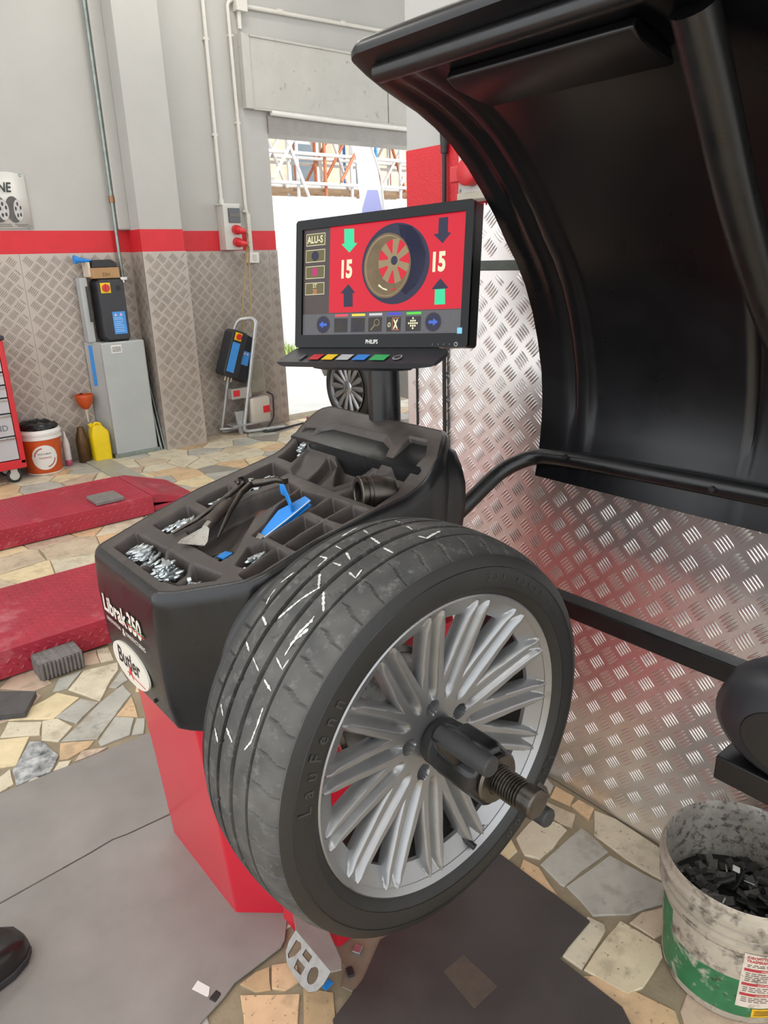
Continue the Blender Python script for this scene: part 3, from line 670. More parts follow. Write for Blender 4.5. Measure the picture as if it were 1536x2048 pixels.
p = MB(); p.prism(ell(0.308+0.02, -0.022, 0.008, 0.008, 24), KO, mr, kd, kn, 0.0038, 0.0042); build(p, 'key_centre', m_dark, ok_)

# hood: curved shell, swung up behind the wheel
hp = [(0.695, 0.905), (0.706, 0.964), (0.711, 1.03), (0.711, 1.082), (0.703, 1.15), (0.685, 1.22), (0.664, 1.28), (0.636, 1.338), (0.604, 1.386), (0.569, 1.428), (0.534, 1.475), (0.494, 1.519), (0.455, 1.558), (0.413, 1.592), (0.370, 1.618), (0.328, 1.638), (0.288, 1.652), (0.250, 1.666), (0.214, 1.682), (0.188, 1.696)]
hpn = len(hp); Ys = [0.42, 0.4185, 0.416, 0.412, 0.406, 0.399, 0.391]+list(np.linspace(0.383, -0.50, 90))
def hoff(y, s):
    f = min(1, max(0, (s-0.04)/0.10))*min(1, max(0, (0.93-s)/0.1))
    d = 0.0
    d += 0.012*math.exp(-((y-0.337)/(0.004+0.010*s))**2)*f
    d += 0.009*math.exp(-((y-0.375)/(0.008+0.006*s))**2)*min(1, max(0, (s-0.25)/0.3))*f
    d += 0.010/(1+math.exp((y-0.292)/0.0025))*f
    d += 0.011*math.exp(-((y+0.055)/(0.004+0.012*s))**2)*f
    d += 0.010/(1+math.exp(-(-y-0.40)/0.004))*-1*f
    return d
def hround(y): return math.sqrt(max(0.04, 1-((y-0.385)/0.035)**2)) if y > 0.385 else 1.0
hd = MB(); nP = hpn
inner = []; outer = []
for i, (x, z) in enumerate(hp):
    a = hp[max(0, i-1)]; b = hp[min(nP-1, i+1)]; tx, tz = b[0]-a[0], b[1]-a[1]; l = math.hypot(tx, tz); nx, nz = tz/l, -tx/l   # pointing away from the wheel
    s = i/(nP-1)
    inner.append([V(x+nx*hoff(y, s)+0.012*(1-hround(y))*s**3, y, z+nz*hoff(y, s)) for y in Ys]); th = 0.006+0.022*max(0, (s-0.75)/0.25)
    outer.append([V(x+nx*(hoff(y, s)+th*hround(y))+0.012*(1-hround(y))*s**3, y, z+nz*(hoff(y, s)+th*hround(y))) for y in Ys])
lip = [[V(0.188+(lx-0.188)*hround(y)+0.012*(1-hround(y)), y, 1.696+(lz-1.696)*hround(y)) for y in Ys] for lx, lz in ((0.178, 1.702), (0.177, 1.711), (0.183, 1.720), (0.196, 1.727))]
allr = inner+lip+outer[::-1]
hd.loft(allr, cap=False, closed=False)
# closing edges left, right and bottom
nR = len(allr); nc = len(Ys)
for col in (0, nc-1):
    for i in range(nR//2-1):
        hd.f.append((i*nc+col, (i+1)*nc+col, (nR-2-i)*nc+col, (nR-1-i)*nc+col)); hd.m.append(0)
for j in range(nc-1): hd.f.append((j, j+1, (nR-1)*nc+j+1, (nR-1)*nc+j)); hd.m.append(0)
hood = build(hd, 'hood', m_hood, bal, smooth=True, angle=50)
p = MB(); p.tube([(0.209, 0.378, 1.676), (0.209, 0.373, 1.676), (0.209, -0.40, 1.676)], [0.009, 0.0145, 0.0145], 16); build(p, 'front_grip', m_satin, hood, smooth=True)
p = MB(); p.loft([[V(x, y, z) for x, z in ((0.262, 1.668), (0.254, 1.654), (0.275, 1.642), (0.330, 1.630), (0.360, 1.626), (0.345, 1.645))] for y in (0.27, 0.25, -0.02, -0.05)]); build(p, 'inner_pocket', m_hood, hood, bevel=0.004, smooth=True)
# hood frame tube: from pivot at the machine, along the lower hood edge, then up inside the hood
path = arc_path([(0.43, 0.50, 0.79), (0.63, 0.465, 0.925), (0.695, 0.42, 0.955), (0.69, 0.30, 0.966), (0.69, -0.19, 0.978), (0.66, -0.15, 1.175), (0.52, -0.125, 1.345), (0.415, -0.12, 1.473), (0.34, -0.12, 1.573), (0.268, -0.12, 1.662)], 0.055, 7)
p = MB(); p.tube(path, [0.0185+0.009*min(1, max(0, (q.z-1.0)/0.3)) for q in path], 16); frm = build(p, 'hood_frame_tube', m_satin, bal, smooth=True)
for yy in (0.318, -0.018):
    p = MB(); p.cyl((0.6665, yy, 0.974), (0.672, yy, 0.974), 0.006, 12); build(p, 'rivet_hole', m_ink, frm)
# gauge arm: square tube along the back, with its plastic head
p = MB(); p.b2((0.575, 0.47, 0.648), (0.615, -0.16, 0.688)); arm = build(p, 'gauge_arm', m_satin, bal, bevel=0.003)
p = MB(); p.b2((0.40, 0.44, 0.640), (0.62, 0.49, 0.690)); build(p, 'arm_bracket', m_satin, bal, bevel=0.003)
hc = V(0.56, -0.275, 0.645)
p = MB(); lo = []
for d, rx, rz in ((-0.075, 0.060, 0.045), (-0.068, 0.092, 0.075), (-0.045, 0.112, 0.096), (0.0, 0.120, 0.105), (0.045, 0.112, 0.098), (0.062, 0.09, 0.08)):
    lo.append([V(hc.x+d, hc.y+rx*1.16*cos(a)*1.0, hc.z-0.02*d+rz*1.05*sin(a)) for a in np.linspace(0, 2*pi, 36, endpoint=False)])
p.loft(lo); gh = build(p, 'gauge_head', m_dark, bal, smooth=True, angle=60)
p = MB(); p.prism(ell(0.01, -0.01, 0.082, 0.058, 36), hc+V(-0.0755, 0, 0), (0, -1, 0), (0, 0, 1), (-1, 0, 0), -0.004, 0.0008); build(p, 'head_inset', m_black_pl, gh, bevel=0.003)
p = MB(); p.b2((0.50, -0.165, 0.500), (0.64, -0.40, 0.548)); build(p, 'head_bracket', m_satin, bal, bevel=0.003)
p = MB(); p.b2((0.56, -0.24, 0.49), (0.60, -0.30, 0.60)); build(p, 'head_stem', m_satin, bal, bevel=0.003)

# ------------------------------------------------------------------ monitor
mon = thing('monitor', tuple(mp(0.235, 0, -0.01)), 'black flat monitor showing a wheel diagram on a red screen', 'monitor')
def rr(x0, y0, x1, y1, r, n=5): return [((x0+x1)/2+a, (y0+y1)/2+b) for a, b in rrect(x1-x0, y1-y0, r, n)]
p = MB(); mpoly(p, rr(0, 0, 0.469, 0.288, 0.008), -0.042, -0.006); build(p, 'housing', M('monitor_back', '#131314', 0.35), mon, bevel=0.003)
p = MB()
oo = rr(0, 0, 0.469, 0.288, 0.008); ii = rr(0.0195, 0.0290, 0.4505, 0.2665, 0.0015)
plate_with_holes(p, oo, [ii], lambda a, b: mp(a, b, 0.0), 0.008, mn); bez = build(p, 'bezel', M('piano_black', '#070708', 0.18, spec=0.25), mon, bevel=0.0012)
m_scr = M('screen_red', '#cf0f2b', 0.35, emit=0.58)
m_scr_d = M('screen_taupe', '#5d5250', 0.35, emit=0.30, var=0.2, vs=8)
m_scr_bar = M('screen_grey_bar', '#6f6e72', 0.35, emit=0.35, var=0.3, vs=500)
m_navy = M('screen_navy', '#2f2f4d', 0.35, emit=0.35)
m_cream_s = M('screen_cream', '#e2dcb8', 0.35, emit=0.62)
m_green = M('screen_green', '#35cd93', 0.35, emit=0.65)
m_bronze = M('screen_bronze', '#86704f', 0.35, emit=0.35, var=0.25, vs=30)
m_bronze_l = M('screen_bronze_light', '#a8926c', 0.35, emit=0.40)
m_olive = M('screen_olive', '#7a7046', 0.35, emit=0.35)
m_blueic = M('screen_blue', '#3f66c8', 0.35, emit=0.6)
D0 = -0.0058
def scr(name, poly, mat, d=1, parent=None):
    q = MB(); mpoly(q, poly, D0+(d-1)*0.00025, D0+d*0.00025); return build(q, name, mat, parent if parent is not None else screen)
def T2(pts): return [(s-0.043*t, t-0.0435*s) for s, t in pts]
p = MB(); mpoly(p, rr(0.018, 0.028, 0.452, 0.268, 0.001), -0.010, D0); screen = build(p, 'screen', m_scr_d, mon)
scr('red_field', [(0.0985, 0.0785), (0.451, 0.0785), (0.451, 0.267), (0.0985, 0.267)], m_scr)
scr('button_bar', [(0.019, 0.0285), (0.451, 0.0285), (0.451, 0.0765), (0.019, 0.0765)], m_scr_bar)
scr('green_down_arrow', T2([(0.1501, 0.2662), (0.1779, 0.2660), (0.1779, 0.2359), (0.1863, 0.2345), (0.1640, 0.2153), (0.1415, 0.2340), (0.1501, 0.2350)]), m_green, 2)
scr('navy_down_arrow', T2([(0.3971, 0.2771), (0.4189, 0.2781), (0.4184, 0.2480), (0.4262, 0.2470), (0.4060, 0.2270), (0.3842, 0.2455), (0.3955, 0.2465)]), m_navy, 2)
scr('navy_up_arrow', T2([(0.1462, 0.0968), (0.1720, 0.0979), (0.1722, 0.1275), (0.1794, 0.1286), (0.1602, 0.1470), (0.1370, 0.1272), (0.1465, 0.1266)]), m_navy, 2)
scr('navy_up_arrow', T2([(0.3888, 0.1356), (0.4130, 0.1369), (0.4216, 0.1385), (0.4018, 0.1577), (0.3804, 0.1362)]), m_navy, 2)
scr('green_fill', T2([(0.3878, 0.1046), (0.4136, 0.1059), (0.4130, 0.1369), (0.3888, 0.1356)]), m_green, 2)
def scr_text(txt, s, t, size, mat, sx=1.0, bold=0.0, d=3, align='LEFT', parent=None, name='lettering'):
    q = MB(); q.text(txt, mp(s, t, D0+d*0.00025), mr, mu, mn, size, t1=0.0, sx=sx, bold=bold, align=align); return build(q, name, mat, parent if parent is not None else screen)
scr_text('15', 0.1275, 0.1555, 0.052, m_cream_s, 0.72, 0.045)
scr_text('15', 0.3690, 0.1560, 0.052, m_cream_s, 0.72, 0.045)
# wheel picture on the screen
tc_ = (0.2690, 0.1760)
scr('wheel_tyre', ell(tc_[0]+0.010, tc_[1], 0.088, 0.084, 48), m_navy, 2)
scr('wheel_tread', [(0.285, 0.257), (0.318, 0.250), (0.345, 0.225), (0.358, 0.190), (0.354, 0.160), (0.335, 0.128), (0.310, 0.110), (0.285, 0.130), (0.30, 0.20)], m_navy, 2)
scr('wheel_rim', ell(0.2585, 0.1735, 0.062, 0.068, 44), m_bronze, 3)
scr('wheel_rim_edge', ell(0.2585, 0.1735, 0.058, 0.064, 44), m_bronze_l, 4)
scr('wheel_barrel', ell(0.2590, 0.1730, 0.0555, 0.0615, 44), m_bronze, 5)
scr('wheel_opening', ell(0.2770, 0.1815, 0.040, 0.046, 40), m_scr, 6)
for k in range(7):
    a = 2*pi*k/7+1.45; c, s = cos(a), sin(a); hw = 0.0058
    scr('wheel_spoke', [(0.277+c*0.004-s*hw*0.8, 0.1815+s*0.004*1.15+c*hw*0.8), (0.277+c*0.004+s*hw*0.8, 0.1815+s*0.004-c*hw*0.8), (0.277+c*0.040+s*hw*1.5, 0.1815+s*0.046-c*hw*1.5), (0.277+c*0.040-s*hw*1.5, 0.1815+s*0.046+c*hw*1.5)], m_bronze_l, 7)
scr('wheel_hub', ell(0.2760, 0.1800, 0.016, 0.018, 28), m_bronze_l, 8); scr('wheel_bore', ell(0.2785, 0.1830, 0.0085, 0.0095, 24), m_navy, 9)
scr('wheel_glint', [(0.238, 0.132), (0.252, 0.124), (0.262, 0.121), (0.262, 0.124), (0.250, 0.128), (0.240, 0.136)], m_cream_s, 8)
scr('wheel_mark', [(0.272, 0.120), (0.283, 0.123), (0.283, 0.126), (0.272, 0.123)], m_scr, 8)
for nm, x0, y0, x1, y1 in (('mode_box', 0.0275, 0.2305, 0.0840, 0.2570), ('rim_icon_box', 0.0265, 0.1940, 0.0840, 0.2215), ('sensor_icon_box', 0.0265, 0.1575, 0.0835, 0.1850), ('step_box', 0.0260, 0.1210, 0.0835, 0.1480)):
    bx = scr(nm, [(x0, y0), (x1, y0), (x1, y1), (x0, y1)], m_cream_s, 2); scr('box_fill', [(x0+0.0012, y0+0.0012), (x1-0.0012, y0+0.0012), (x1-0.0012, y1-0.0012), (x0+0.0012, y1-0.0012)], m_olive, 3)
scr_text('ALU-S', 0.0310, 0.2365, 0.022, m_cream_s, 0.80, 0.02, 4)
scr_text('ST', 0.0555, 0.1365, 0.013, m_cream_s, 0.9, 0.01, 4, 'CENTER'); scr_text('20', 0.0555, 0.1235, 0.014, M('screen_salmon', '#e88a6a', 0.35, emit=0.6), 0.9, 0.01, 4, 'CENTER')
scr('rim_icon', ell(0.055, 0.2075, 0.011, 0.011, 24), m_navy, 4); scr('sensor_icon', ell(0.055, 0.1720, 0.009, 0.010, 24), M('screen_magenta', '#b8326e', 0.35, emit=0.5), 4)
for cx_, dr in ((0.0825, -1), (0.3820, 1)):
    scr('arrow_button', ell(cx_, 0.0525, 0.0205, 0.0205, 32), m_scr_d, 2); scr('arrow_button_face', ell(cx_, 0.0525, 0.0185, 0.0185, 32), m_navy, 3)
    scr('blue_arrow', [(cx_-0.011*dr, 0.0495), (cx_, 0.0495), (cx_, 0.0445), (cx_+0.012*dr, 0.0525), (cx_, 0.0605), (cx_, 0.0555), (cx_-0.011*dr, 0.0555)], m_blueic, 4)
m_key = M('screen_key', '#4a4333', 0.35, emit=0.3, col2='#26264a', vs=30)
for x0, x1, tcol in ((0.1155, 0.1545, '#e04a58'), (0.1640, 0.2035, '#e8cf4c'), (0.2130, 0.2500, '#c9c6c4'), (0.2625, 0.3000, '#4b45c9'), (0.3125, 0.3515, '#58d24a')):
    scr('soft_key', [(x0, 0.0345), (x1, 0.0345), (x1, 0.0655), (x0, 0.0655)], m_key, 2); scr('key_tab', [(x0+0.002, 0.0695), (x1, 0.0695), (x1, 0.0745), (x0+0.002, 0.0745)], M('tab_'+tcol[1:], tcol, 0.35, emit=0.6), 2)
scr('magnifier', ell(0.236, 0.0545, 0.0075, 0.0075, 20), m_bronze_l, 3); scr('magnifier_lens', ell(0.236, 0.0545, 0.006, 0.006, 20), m_key, 4); scr('magnifier_handle', [(0.219, 0.0385), (0.2215, 0.0375), (0.2315, 0.0485), (0.2300, 0.050)], m_bronze_l, 3)
scr('rim_section_icon', [(0.2775, 0.037), (0.2965, 0.037), (0.2965, 0.0635), (0.2775, 0.0635)], M('screen_orange', '#d27a4a', 0.35, emit=0.5), 3); scr('rim_section_fill', [(0.2790, 0.0385), (0.2980, 0.0385), (0.2980, 0.0620), (0.2790, 0.0620)], m_key, 4); scr('rim_section_line', [(0.2805, 0.040), (0.284, 0.040), (0.293, 0.060), (0.2895, 0.060)], m_cream_s, 5); scr('rim_section_line', [(0.2805, 0.060), (0.284, 0.060), (0.293, 0.040), (0.2895, 0.040)], m_cream_s, 5); scr_text('\u00d8', 0.2655, 0.044, 0.014, m_cream_s, 0.8, 0, 5)
fl = MB(); cu_, cv_ = 0.3315, 0.0510
for a in range(-2, 3):
    for b in range(-2, 3):
        if (a+b) % 2 == 0:
            q = 0.0036; x, y = cu_+(a-b)*q*0.72, cv_+(a+b)*q*0.72
            mpoly(fl, [(x-q*0.72, y), (x, y-q*0.72), (x+q*0.72, y), (x, y+q*0.72)], D0+0.0005, D0+0.0008)
build(fl, 'chequered_flag', m_cream_s, screen)
def mon_text(txt, s, t, size, mat, sx=1.0, bold=0.0):
    q = MB(); q.text(txt, mp(s, t, 0.0004), mr, mu, mn, size, t1=0.0, sx=sx, bold=bold); return build(q, 'maker_lettering', mat, bez)
mon_text('PHILIPS', 0.2105, 0.0085, 0.0125, m_white, 0.85, 0.015)
for s in (0.3870, 0.4010, 0.4145, 0.4280):
    q = MB(); mpoly(q, ell(s, 0.0063, 0.0022, 0.0022, 14), -0.001, 0.0012); build(q, 'button', m_dark, mon)
q = MB(); mpoly(q, ell(0.4425, 0.0063, 0.0042, 0.0042, 24), -0.001, 0.0008); pb = build(q, 'power_button', m_grey_pl, mon); q = MB(); mpoly(q, ell(0.4425, 0.0063, 0.0032, 0.0032, 20), 0.0008, 0.0014); build(q, 'button_centre', m_ink, pb)
q = MB(); mpoly(q, [(0.4440, 0.0275), (0.4555, 0.0275), (0.4555, 0.0395), (0.4440, 0.0395)], 0.0001, 0.0006); build(q, 'blue_sticker', M('pale_blue_sticker', '#6fb2d8', 0.4), bez)

# ------------------------------------------------------------------ car wheel on the spindle
whl = thing('car_wheel', (0, 0.1, HZ-0.31), 'worn car wheel with silver many-spoked alloy rim, mounted on the balancer spindle', 'wheel')
# tyre: swept profile with grooves and shoulder sipes
side_o = [(0.2325, 0.010), (0.2335, 0.000), (0.2395, -0.006), (0.2480, -0.0105), (0.2482, -0.0118), (0.2600, -0.0125), (0.2740, -0.0108), (0.2745, -0.0120), (0.2765, -0.0117), (0.2770, -0.0098), (0.2860, -0.0065), (0.2925, -0.0030)]
tread = []
def trad(y): return 0.3105-0.012*((y-0.0975)/0.0975)**2-0.010*abs((y-0.0975)/0.0975)**8
GR = [(0.049, 0.0022, 0.0045), (0.0835, 0.0038, 0.0065), (0.1195, 0.0038, 0.0065), (0.1520, 0.0030, 0.006)]
ty = sorted(set([round(a, 5) for a in np.linspace(0.002, 0.193, 34)]+[round(g+e*w, 5) for g, w, d in GR for e in (-1.25, -1, 0, 1, 1.25)]))
for y in ty:
    dd = 0
    for g, w, d in GR:
        if abs(y-g) <= w*1.01: dd = d
    tread.append((trad(y)-dd, y, dd))
profT = [(r, y, 0) for r, y in side_o]+tread+[(0.2925, 0.1985, 0), (0.2745, 0.2065, 0), (0.255, 0.2065, 0), (0.2395, 0.200, 0), (0.2325, 0.186, 0)]
NT = 46*16
tm = MB(); sip_r = random.Random(3)
ang = [2*pi*j/NT for j in range(NT)]
for (r, y, dd) in profT:
    for j in range(NT):
        k = j % 16; rr_ = r
        if dd == 0 and 0.002 <= y <= 0.193:
            sk_ = 4.0*(y-0.02)/0.05
            if 0.004 <= y <= 0.038 and (k == int(3+5*(1-y/0.038))): rr_ -= 0.0036
            elif 0.052 <= y <= 0.150 and (j % 32 == int(8+(y*1000 % 34)*0.35)) and ((y*1000) % 34) > 12: rr_ -= 0.0026
            elif 0.158 <= y <= 0.190 and k == 6: rr_ -= 0.0034
        tm.v.append((rr_*cos(ang[j]), y, HZ+rr_*sin(ang[j])))
nT = len(profT); first_t = len(side_o)-1; last_t = first_t+len(tread)
for i in range(nT-1):
    mi = 1 if first_t <= i < last_t else 0
    for j in range(NT):
        tm.f.append((i*NT+j, i*NT+(j+1) % NT, (i+1)*NT+(j+1) % NT, (i+1)*NT+j)); tm.m.append(mi)
tyre = build(tm, 'tyre', [m_side, m_tyre], whl, smooth=True, angle=32)
CH = [[(130.4, 0.1127), (123.2, 0.1), (119.0, 0.0898), (115.6, 0.1101)], [(136.6, 0.0632), (130.6, 0.064), (126.8, 0.0594), (125.4, 0.0609)], [(134.0, 0.0652), (128.6, 0.0553)], [(110.8, 0.145), (110.6, 0.1279), (113.9, 0.1267)], [(105.7, 0.1426), (106.1, 0.1258)], [(95.9, 0.1445), (96.9, 0.128)], [(98.2, 0.112), (99.1, 0.0872)], [(111.1, 0.11), (110.9, 0.0934)], [(106.6, 0.1107), (108.1, 0.0918)], [(111.5, 0.072), (112.0, 0.0557), (109.1, 0.0609)], [(99.9, 0.0735), (99.9, 0.0541)], [(86.9, 0.1049), (87.7, 0.089)], [(89.4, 0.0662), (88.5, 0.054), (81.7, 0.0653)], [(132.0, 0.146), (132.4, 0.1385), (133.2, 0.126)], [(139.2, 0.146), (140.6, 0.1281)], [(141.2, 0.1147), (142.9, 0.0908)], [(143.7, 0.0749), (144.9, 0.0553)], [(138.0, 0.0744), (139.5, 0.0548), (136.8, 0.0538)], [(155.4, 0.1424), (157.3, 0.1283)], [(161.7, 0.1424), (164.0, 0.1268)], [(159.0, 0.1127), (160.8, 0.0926)], [(149.1, 0.0564), (153.4, 0.0553), (157.5, 0.0575), (160.2, 0.0657)], [(128.9, 0.1575), (126.8, 0.1634), (124.3, 0.1648)], [(122.3, 0.1656), (118.1, 0.1588)], [(119.2, 0.078), (123.3, 0.0539)], [(85.4, 0.141), (85.9, 0.1265)], [(101.3, 0.1597), (94.8, 0.1662)]]
cr = random.Random(5)
ck = MB()
for ln in CH:
    pts_ = []
    for i in range(len(ln)-1):
        n = max(2, int(abs(ln[i+1][0]-ln[i][0])/0.6+abs(ln[i+1][1]-ln[i][1])/0.003))
        for k in range(n): pts_.append((ln[i][0]+(ln[i+1][0]-ln[i][0])*k/n, ln[i][1]+(ln[i+1][1]-ln[i][1])*k/n))
    pts_.append(ln[-1]); L = []; R = []
    W0 = cr.uniform(0.0009, 0.0020)
    for i, (a, y) in enumerate(pts_):
        a2, y2 = pts_[min(i+1, len(pts_)-1)]; a1, y1 = pts_[max(i-1, 0)]
        ta, tb = radians(a2-a1)*0.31, y2-y1; l = math.hypot(ta, tb)+1e-9; na, nb_ = -tb/l, ta/l
        w = W0*cr.uniform(0.4, 1.5)*(0.35 if i in (0, len(pts_)-1) else 1)
        for sgn, acc in ((1, L), (-1, R)):
            aa = radians(a)+sgn*na*w/0.31; yy = y+sgn*nb_*w; r = trad(yy)+0.0007
            acc.append(V(r*cos(aa), yy, HZ+r*sin(aa)))
    ck.loft([L, R], cap=False, closed=False)
build(ck, 'chalk_scuffs', m_chalk, tyre, kind='stuff', label='pale chalky scuff marks on the tread')
# raised sidewall lettering
def arc_text(mb, txt, r, a0, step, size, sx, bold=0.0, y=-0.0130, flip=1):
    for i, ch in enumerate(txt):
        if ch == ' ': continue
        a = radians(a0-step*i); e = V(cos(a), 0, sin(a)); tg = V(sin(a), 0, -cos(a))
        mb.text(ch, V(0, y, HZ)+e*r, tg, e, V(0, -1, 0), size, t1=0.0, sx=sx, bold=bold, align='CENTER')
m_rlet = M('raised_rubber_lettering', '#333333', 0.42, var=0.2, vs=60)
p = MB(); arc_text(p, 'LauFenn', 0.253, 171, 5.2, 0.026, 0.95, 0.01); arc_text(p, '225/45R17', 0.258, 76, 3.6, 0.013, 0.9, 0.005); arc_text(p, '91W', 0.258, 40, 3.4, 0.012, 0.9, 0.005); arc_text(p, 'RADIAL TUBELESS', 0.2420, 110, 1.9, 0.006, 0.9, 0.0, y=-0.0112); arc_text(p, 'LauFenn', 0.253, 330, 5.2, 0.026, 0.95, 0.01)
build(p, 'sidewall_lettering', m_rlet, tyre)
# rim: 15 forked spokes as a relief with real openings
NRr, NTh = 84, 15*52
Rr = np.concatenate([np.linspace(0.030, 0.20, 70), np.linspace(0.2025, 0.2235, 14)]); Th = np.arange(NTh)*2*pi/NTh
per = 2*pi/15
def half_fn(r): return np.interp(r, [0.075, 0.095, 0.12, 0.16, 0.215], [1.0, 2.9, 5.0, 7.1, 8.7])*pi/180
def core_fn(r): return np.interp(r, [0.07, 0.10, 0.15, 0.20, 0.218], [0.0058, 0.0050, 0.0040, 0.0032, 0.0004])
hole = np.maximum(half_fn(Rr)-(core_fn(Rr)+0.0056)/Rr, radians(0.10))     # half angle of the opening between two tines
uu = (np.arange(52)-26)/26.0; kf = 8/26.0
phs = np.where(np.abs(uu)[None, :] <= kf, hole[:, None]*np.abs(uu)[None, :]/kf, hole[:, None]+(per/2-hole[:, None])*(np.abs(uu)[None, :]-kf)/(1-kf))*np.sign(uu)[None, :]
RR = np.repeat(Rr[:, None], NTh, 1); ph = np.tile(phs, (1, 15)); TT = np.repeat(np.arange(15)*per, 52)[None, :]+radians(11.4)+ph
face = np.interp(RR, [0.03, 0.05, 0.085, 0.12, 0.16, 0.20, 0.215], [0.030, 0.029, 0.026, 0.021, 0.014, 0.006, 0.002])
half = half_fn(RR); core = core_fn(RR)
dsig = (np.abs(ph)-half)*RR; dt = np.abs(dsig)
d1 = np.clip(dt-core, 0, None)
prof_v = np.where(d1 < 0.0050, 0.010*(d1/0.0050)**1.35, 0.010+(d1-0.0050)*9.0)
vee = face+prof_v
fill = face+0.0015+np.clip((RR-0.097)/0.010, 0, None)*0.032
grv = face+0.017*(1-np.exp(-(d1/0.0080)**1.7))*np.clip((RR-0.064)/0.020, 0, 1)**0.8
ringy = np.where(RR > 0.196, 0.0225-(RR-0.196)*0.62, 0.0225+(0.196-RR)*5.0)
YY = np.where(dsig < 0, np.minimum(vee, fill), grv)
YY = np.minimum(YY, ringy)
# smooth bottom of openings: cut them out
for k in range(5):
    a = radians(25+72*k); cxl, czl = 0.0545*cos(a), 0.0545*sin(a)
    dl = np.sqrt((RR*np.cos(TT)-cxl)**2+(RR*np.sin(TT)-czl)**2); YY = np.where(dl < 0.0125, YY+np.clip((0.0125-dl)/0.003, 0, 1)*0.035, YY)
rin = [i for i in range(len(Rr)) if hole[i] > radians(0.45)][0]; rout = [i for i in range(len(Rr)) if Rr[i] > 0.1965][0]
rm = MB(); rm.v = [tuple(map(float, q)) for q in np.stack([RR*np.cos(TT), np.minimum(YY, 0.048), HZ+RR*np.sin(TT)], -1).reshape(-1, 3)]
nr = len(Rr); usedv = {}
for i in range(nr-1):
    for j in range(NTh):
        j2 = (j+1) % NTh
        if rin <= i < rout and 18 <= j % 52 < 34: continue
        rm.f.append((i*NTh+j, (i+1)*NTh+j, (i+1)*NTh+j2, i*NTh+j2)); rm.m.append(0)
rim = build(rm, 'rim_spokes', m_rim, whl, smooth=True, angle=60)
bm = bmesh.new(); bm.from_mesh(rim.data); bmesh.ops.delete(bm, geom=[v for v in bm.verts if not v.link_faces], context='VERTS')
def vr(v): return math.hypot(v.co.x+rim.parent.location.x, v.co.z+rim.parent.location.z-HZ)
bev = [e for e in bm.edges if e.is_boundary and all(0.08 < vr(v) < 0.2005 for v in e.verts)]
ex = bmesh.ops.extrude_edge_only(bm, edges=bev)
for v in [g for g in ex['geom'] if isinstance(g, bmesh.types.BMVert)]: v.co.y += 0.007
bmesh.ops.recalc_face_normals(bm, faces=bm.faces); bm.to_mesh(rim.data); bm.free()
rim.data.polygons.foreach_set('use_smooth', [True]*len(rim.data.polygons)); rim.data.set_sharp_from_angle(angle=radians(50))
p = MB(); p.lathe([(0.2225, 0.0045), (0.2275, 0.0005), (0.2315, -0.0025), (0.2338, -0.0010), (0.2345, 0.004), (0.2330, 0.010), (0.2200, 0.016), (0.2205, 0.010)], (0, 0, HZ), 'Y', 128, cap=False)
build(p, 'rim_lip', m_rim, whl, smooth=True, angle=40)
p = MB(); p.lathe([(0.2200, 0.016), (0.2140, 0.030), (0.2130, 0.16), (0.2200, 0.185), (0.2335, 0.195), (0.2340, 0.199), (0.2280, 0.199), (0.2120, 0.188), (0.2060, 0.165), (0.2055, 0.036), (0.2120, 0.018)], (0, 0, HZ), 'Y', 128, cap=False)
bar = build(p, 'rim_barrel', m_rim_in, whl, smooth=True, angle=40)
for k in range(5):
    a = radians(25+72*k); p = MB(); p.lathe([(0.0125, 0.036), (0.0125, 0.062), (0.002, 0.062)], (0.0545*cos(a), 0, HZ+0.0545*sin(a)), 'Y', 20, cap=False); build(p, 'bolt_hole', M('dark_bolt_hole', '#3c3a36', 0.6), rim, smooth=True, angle=40)  # hole lining in a darker grey than the rim
p = MB(); p.tube([(0.042, 0.040, 0.530), (0.045, 0.022, 0.522), (0.048, 0.006, 0.516)], [0.004, 0.0045, 0.0045], 12); vl = build(p, 'valve_stem', m_rubber, whl, smooth=True)
p = MB(); p.tube([(0.048, 0.007, 0.5163), (0.0505, -0.006, 0.512)], 0.0052, 12); build(p, 'valve_cap', m_ink, vl, smooth=True, angle=40)
p = MB()
for k in range(3): p.box((0.078+k*0.006, 0.0105, 0.522-0.002*k), (0.004, 0.010, 0.012), Euler((0, 0.3, 0)))
build(p, 'balance_weight', m_zinc, whl, bevel=0.001)

# ------------------------------------------------------------------ quick nut
nut = thing('quick_release_nut', (0, -0.04, HZ-0.045), 'black two-handled quick nut clamping the wheel on the threaded spindle', 'clamp nut')
p = MB(); p.lathe([(0.020, 0.028), (0.034, 0.026), (0.037, 0.020), (0.037, 0.008), (0.034, 0.004), (0.038, 0.002), (0.038, -0.018), (0.030, -0.022), (0.020, -0.022)], (0, 0, HZ), 'Y', 40); build(p, 'pressure_cup', m_rubber, nut, smooth=True, angle=35)
ha = radians(129); hr = V(cos(ha), 0, sin(ha)); hq = V(-sin(ha), 0, cos(ha))
p = MB(); lo = []
for y, k in ((-0.018, 0.92), (-0.024, 1.0), (-0.078, 1.0), (-0.088, 0.86)):
    pts8 = [(0.048, 0.022), (0.030, 0.040), (-0.030, 0.040), (-0.048, 0.022), (-0.048, -0.022), (-0.030, -0.040), (0.030, -0.040), (0.048, -0.022)]
    lo.append([V(0, y, HZ)+hr*(a*k)+hq*(b*k) for a, b in pts8])
p.loft(lo); build(p, 'nut_body', m_satin, nut, bevel=0.004, smooth=True, angle=35)
p = MB(); p.lathe([(0.0215, -0.086), (0.034, -0.087), (0.036, -0.091), (0.034, -0.095), (0.0215, -0.096)], (0, 0, HZ), 'Y', 32, cap=False); build(p, 'nut_collar', m_dsteel, nut, smooth=True, angle=35)
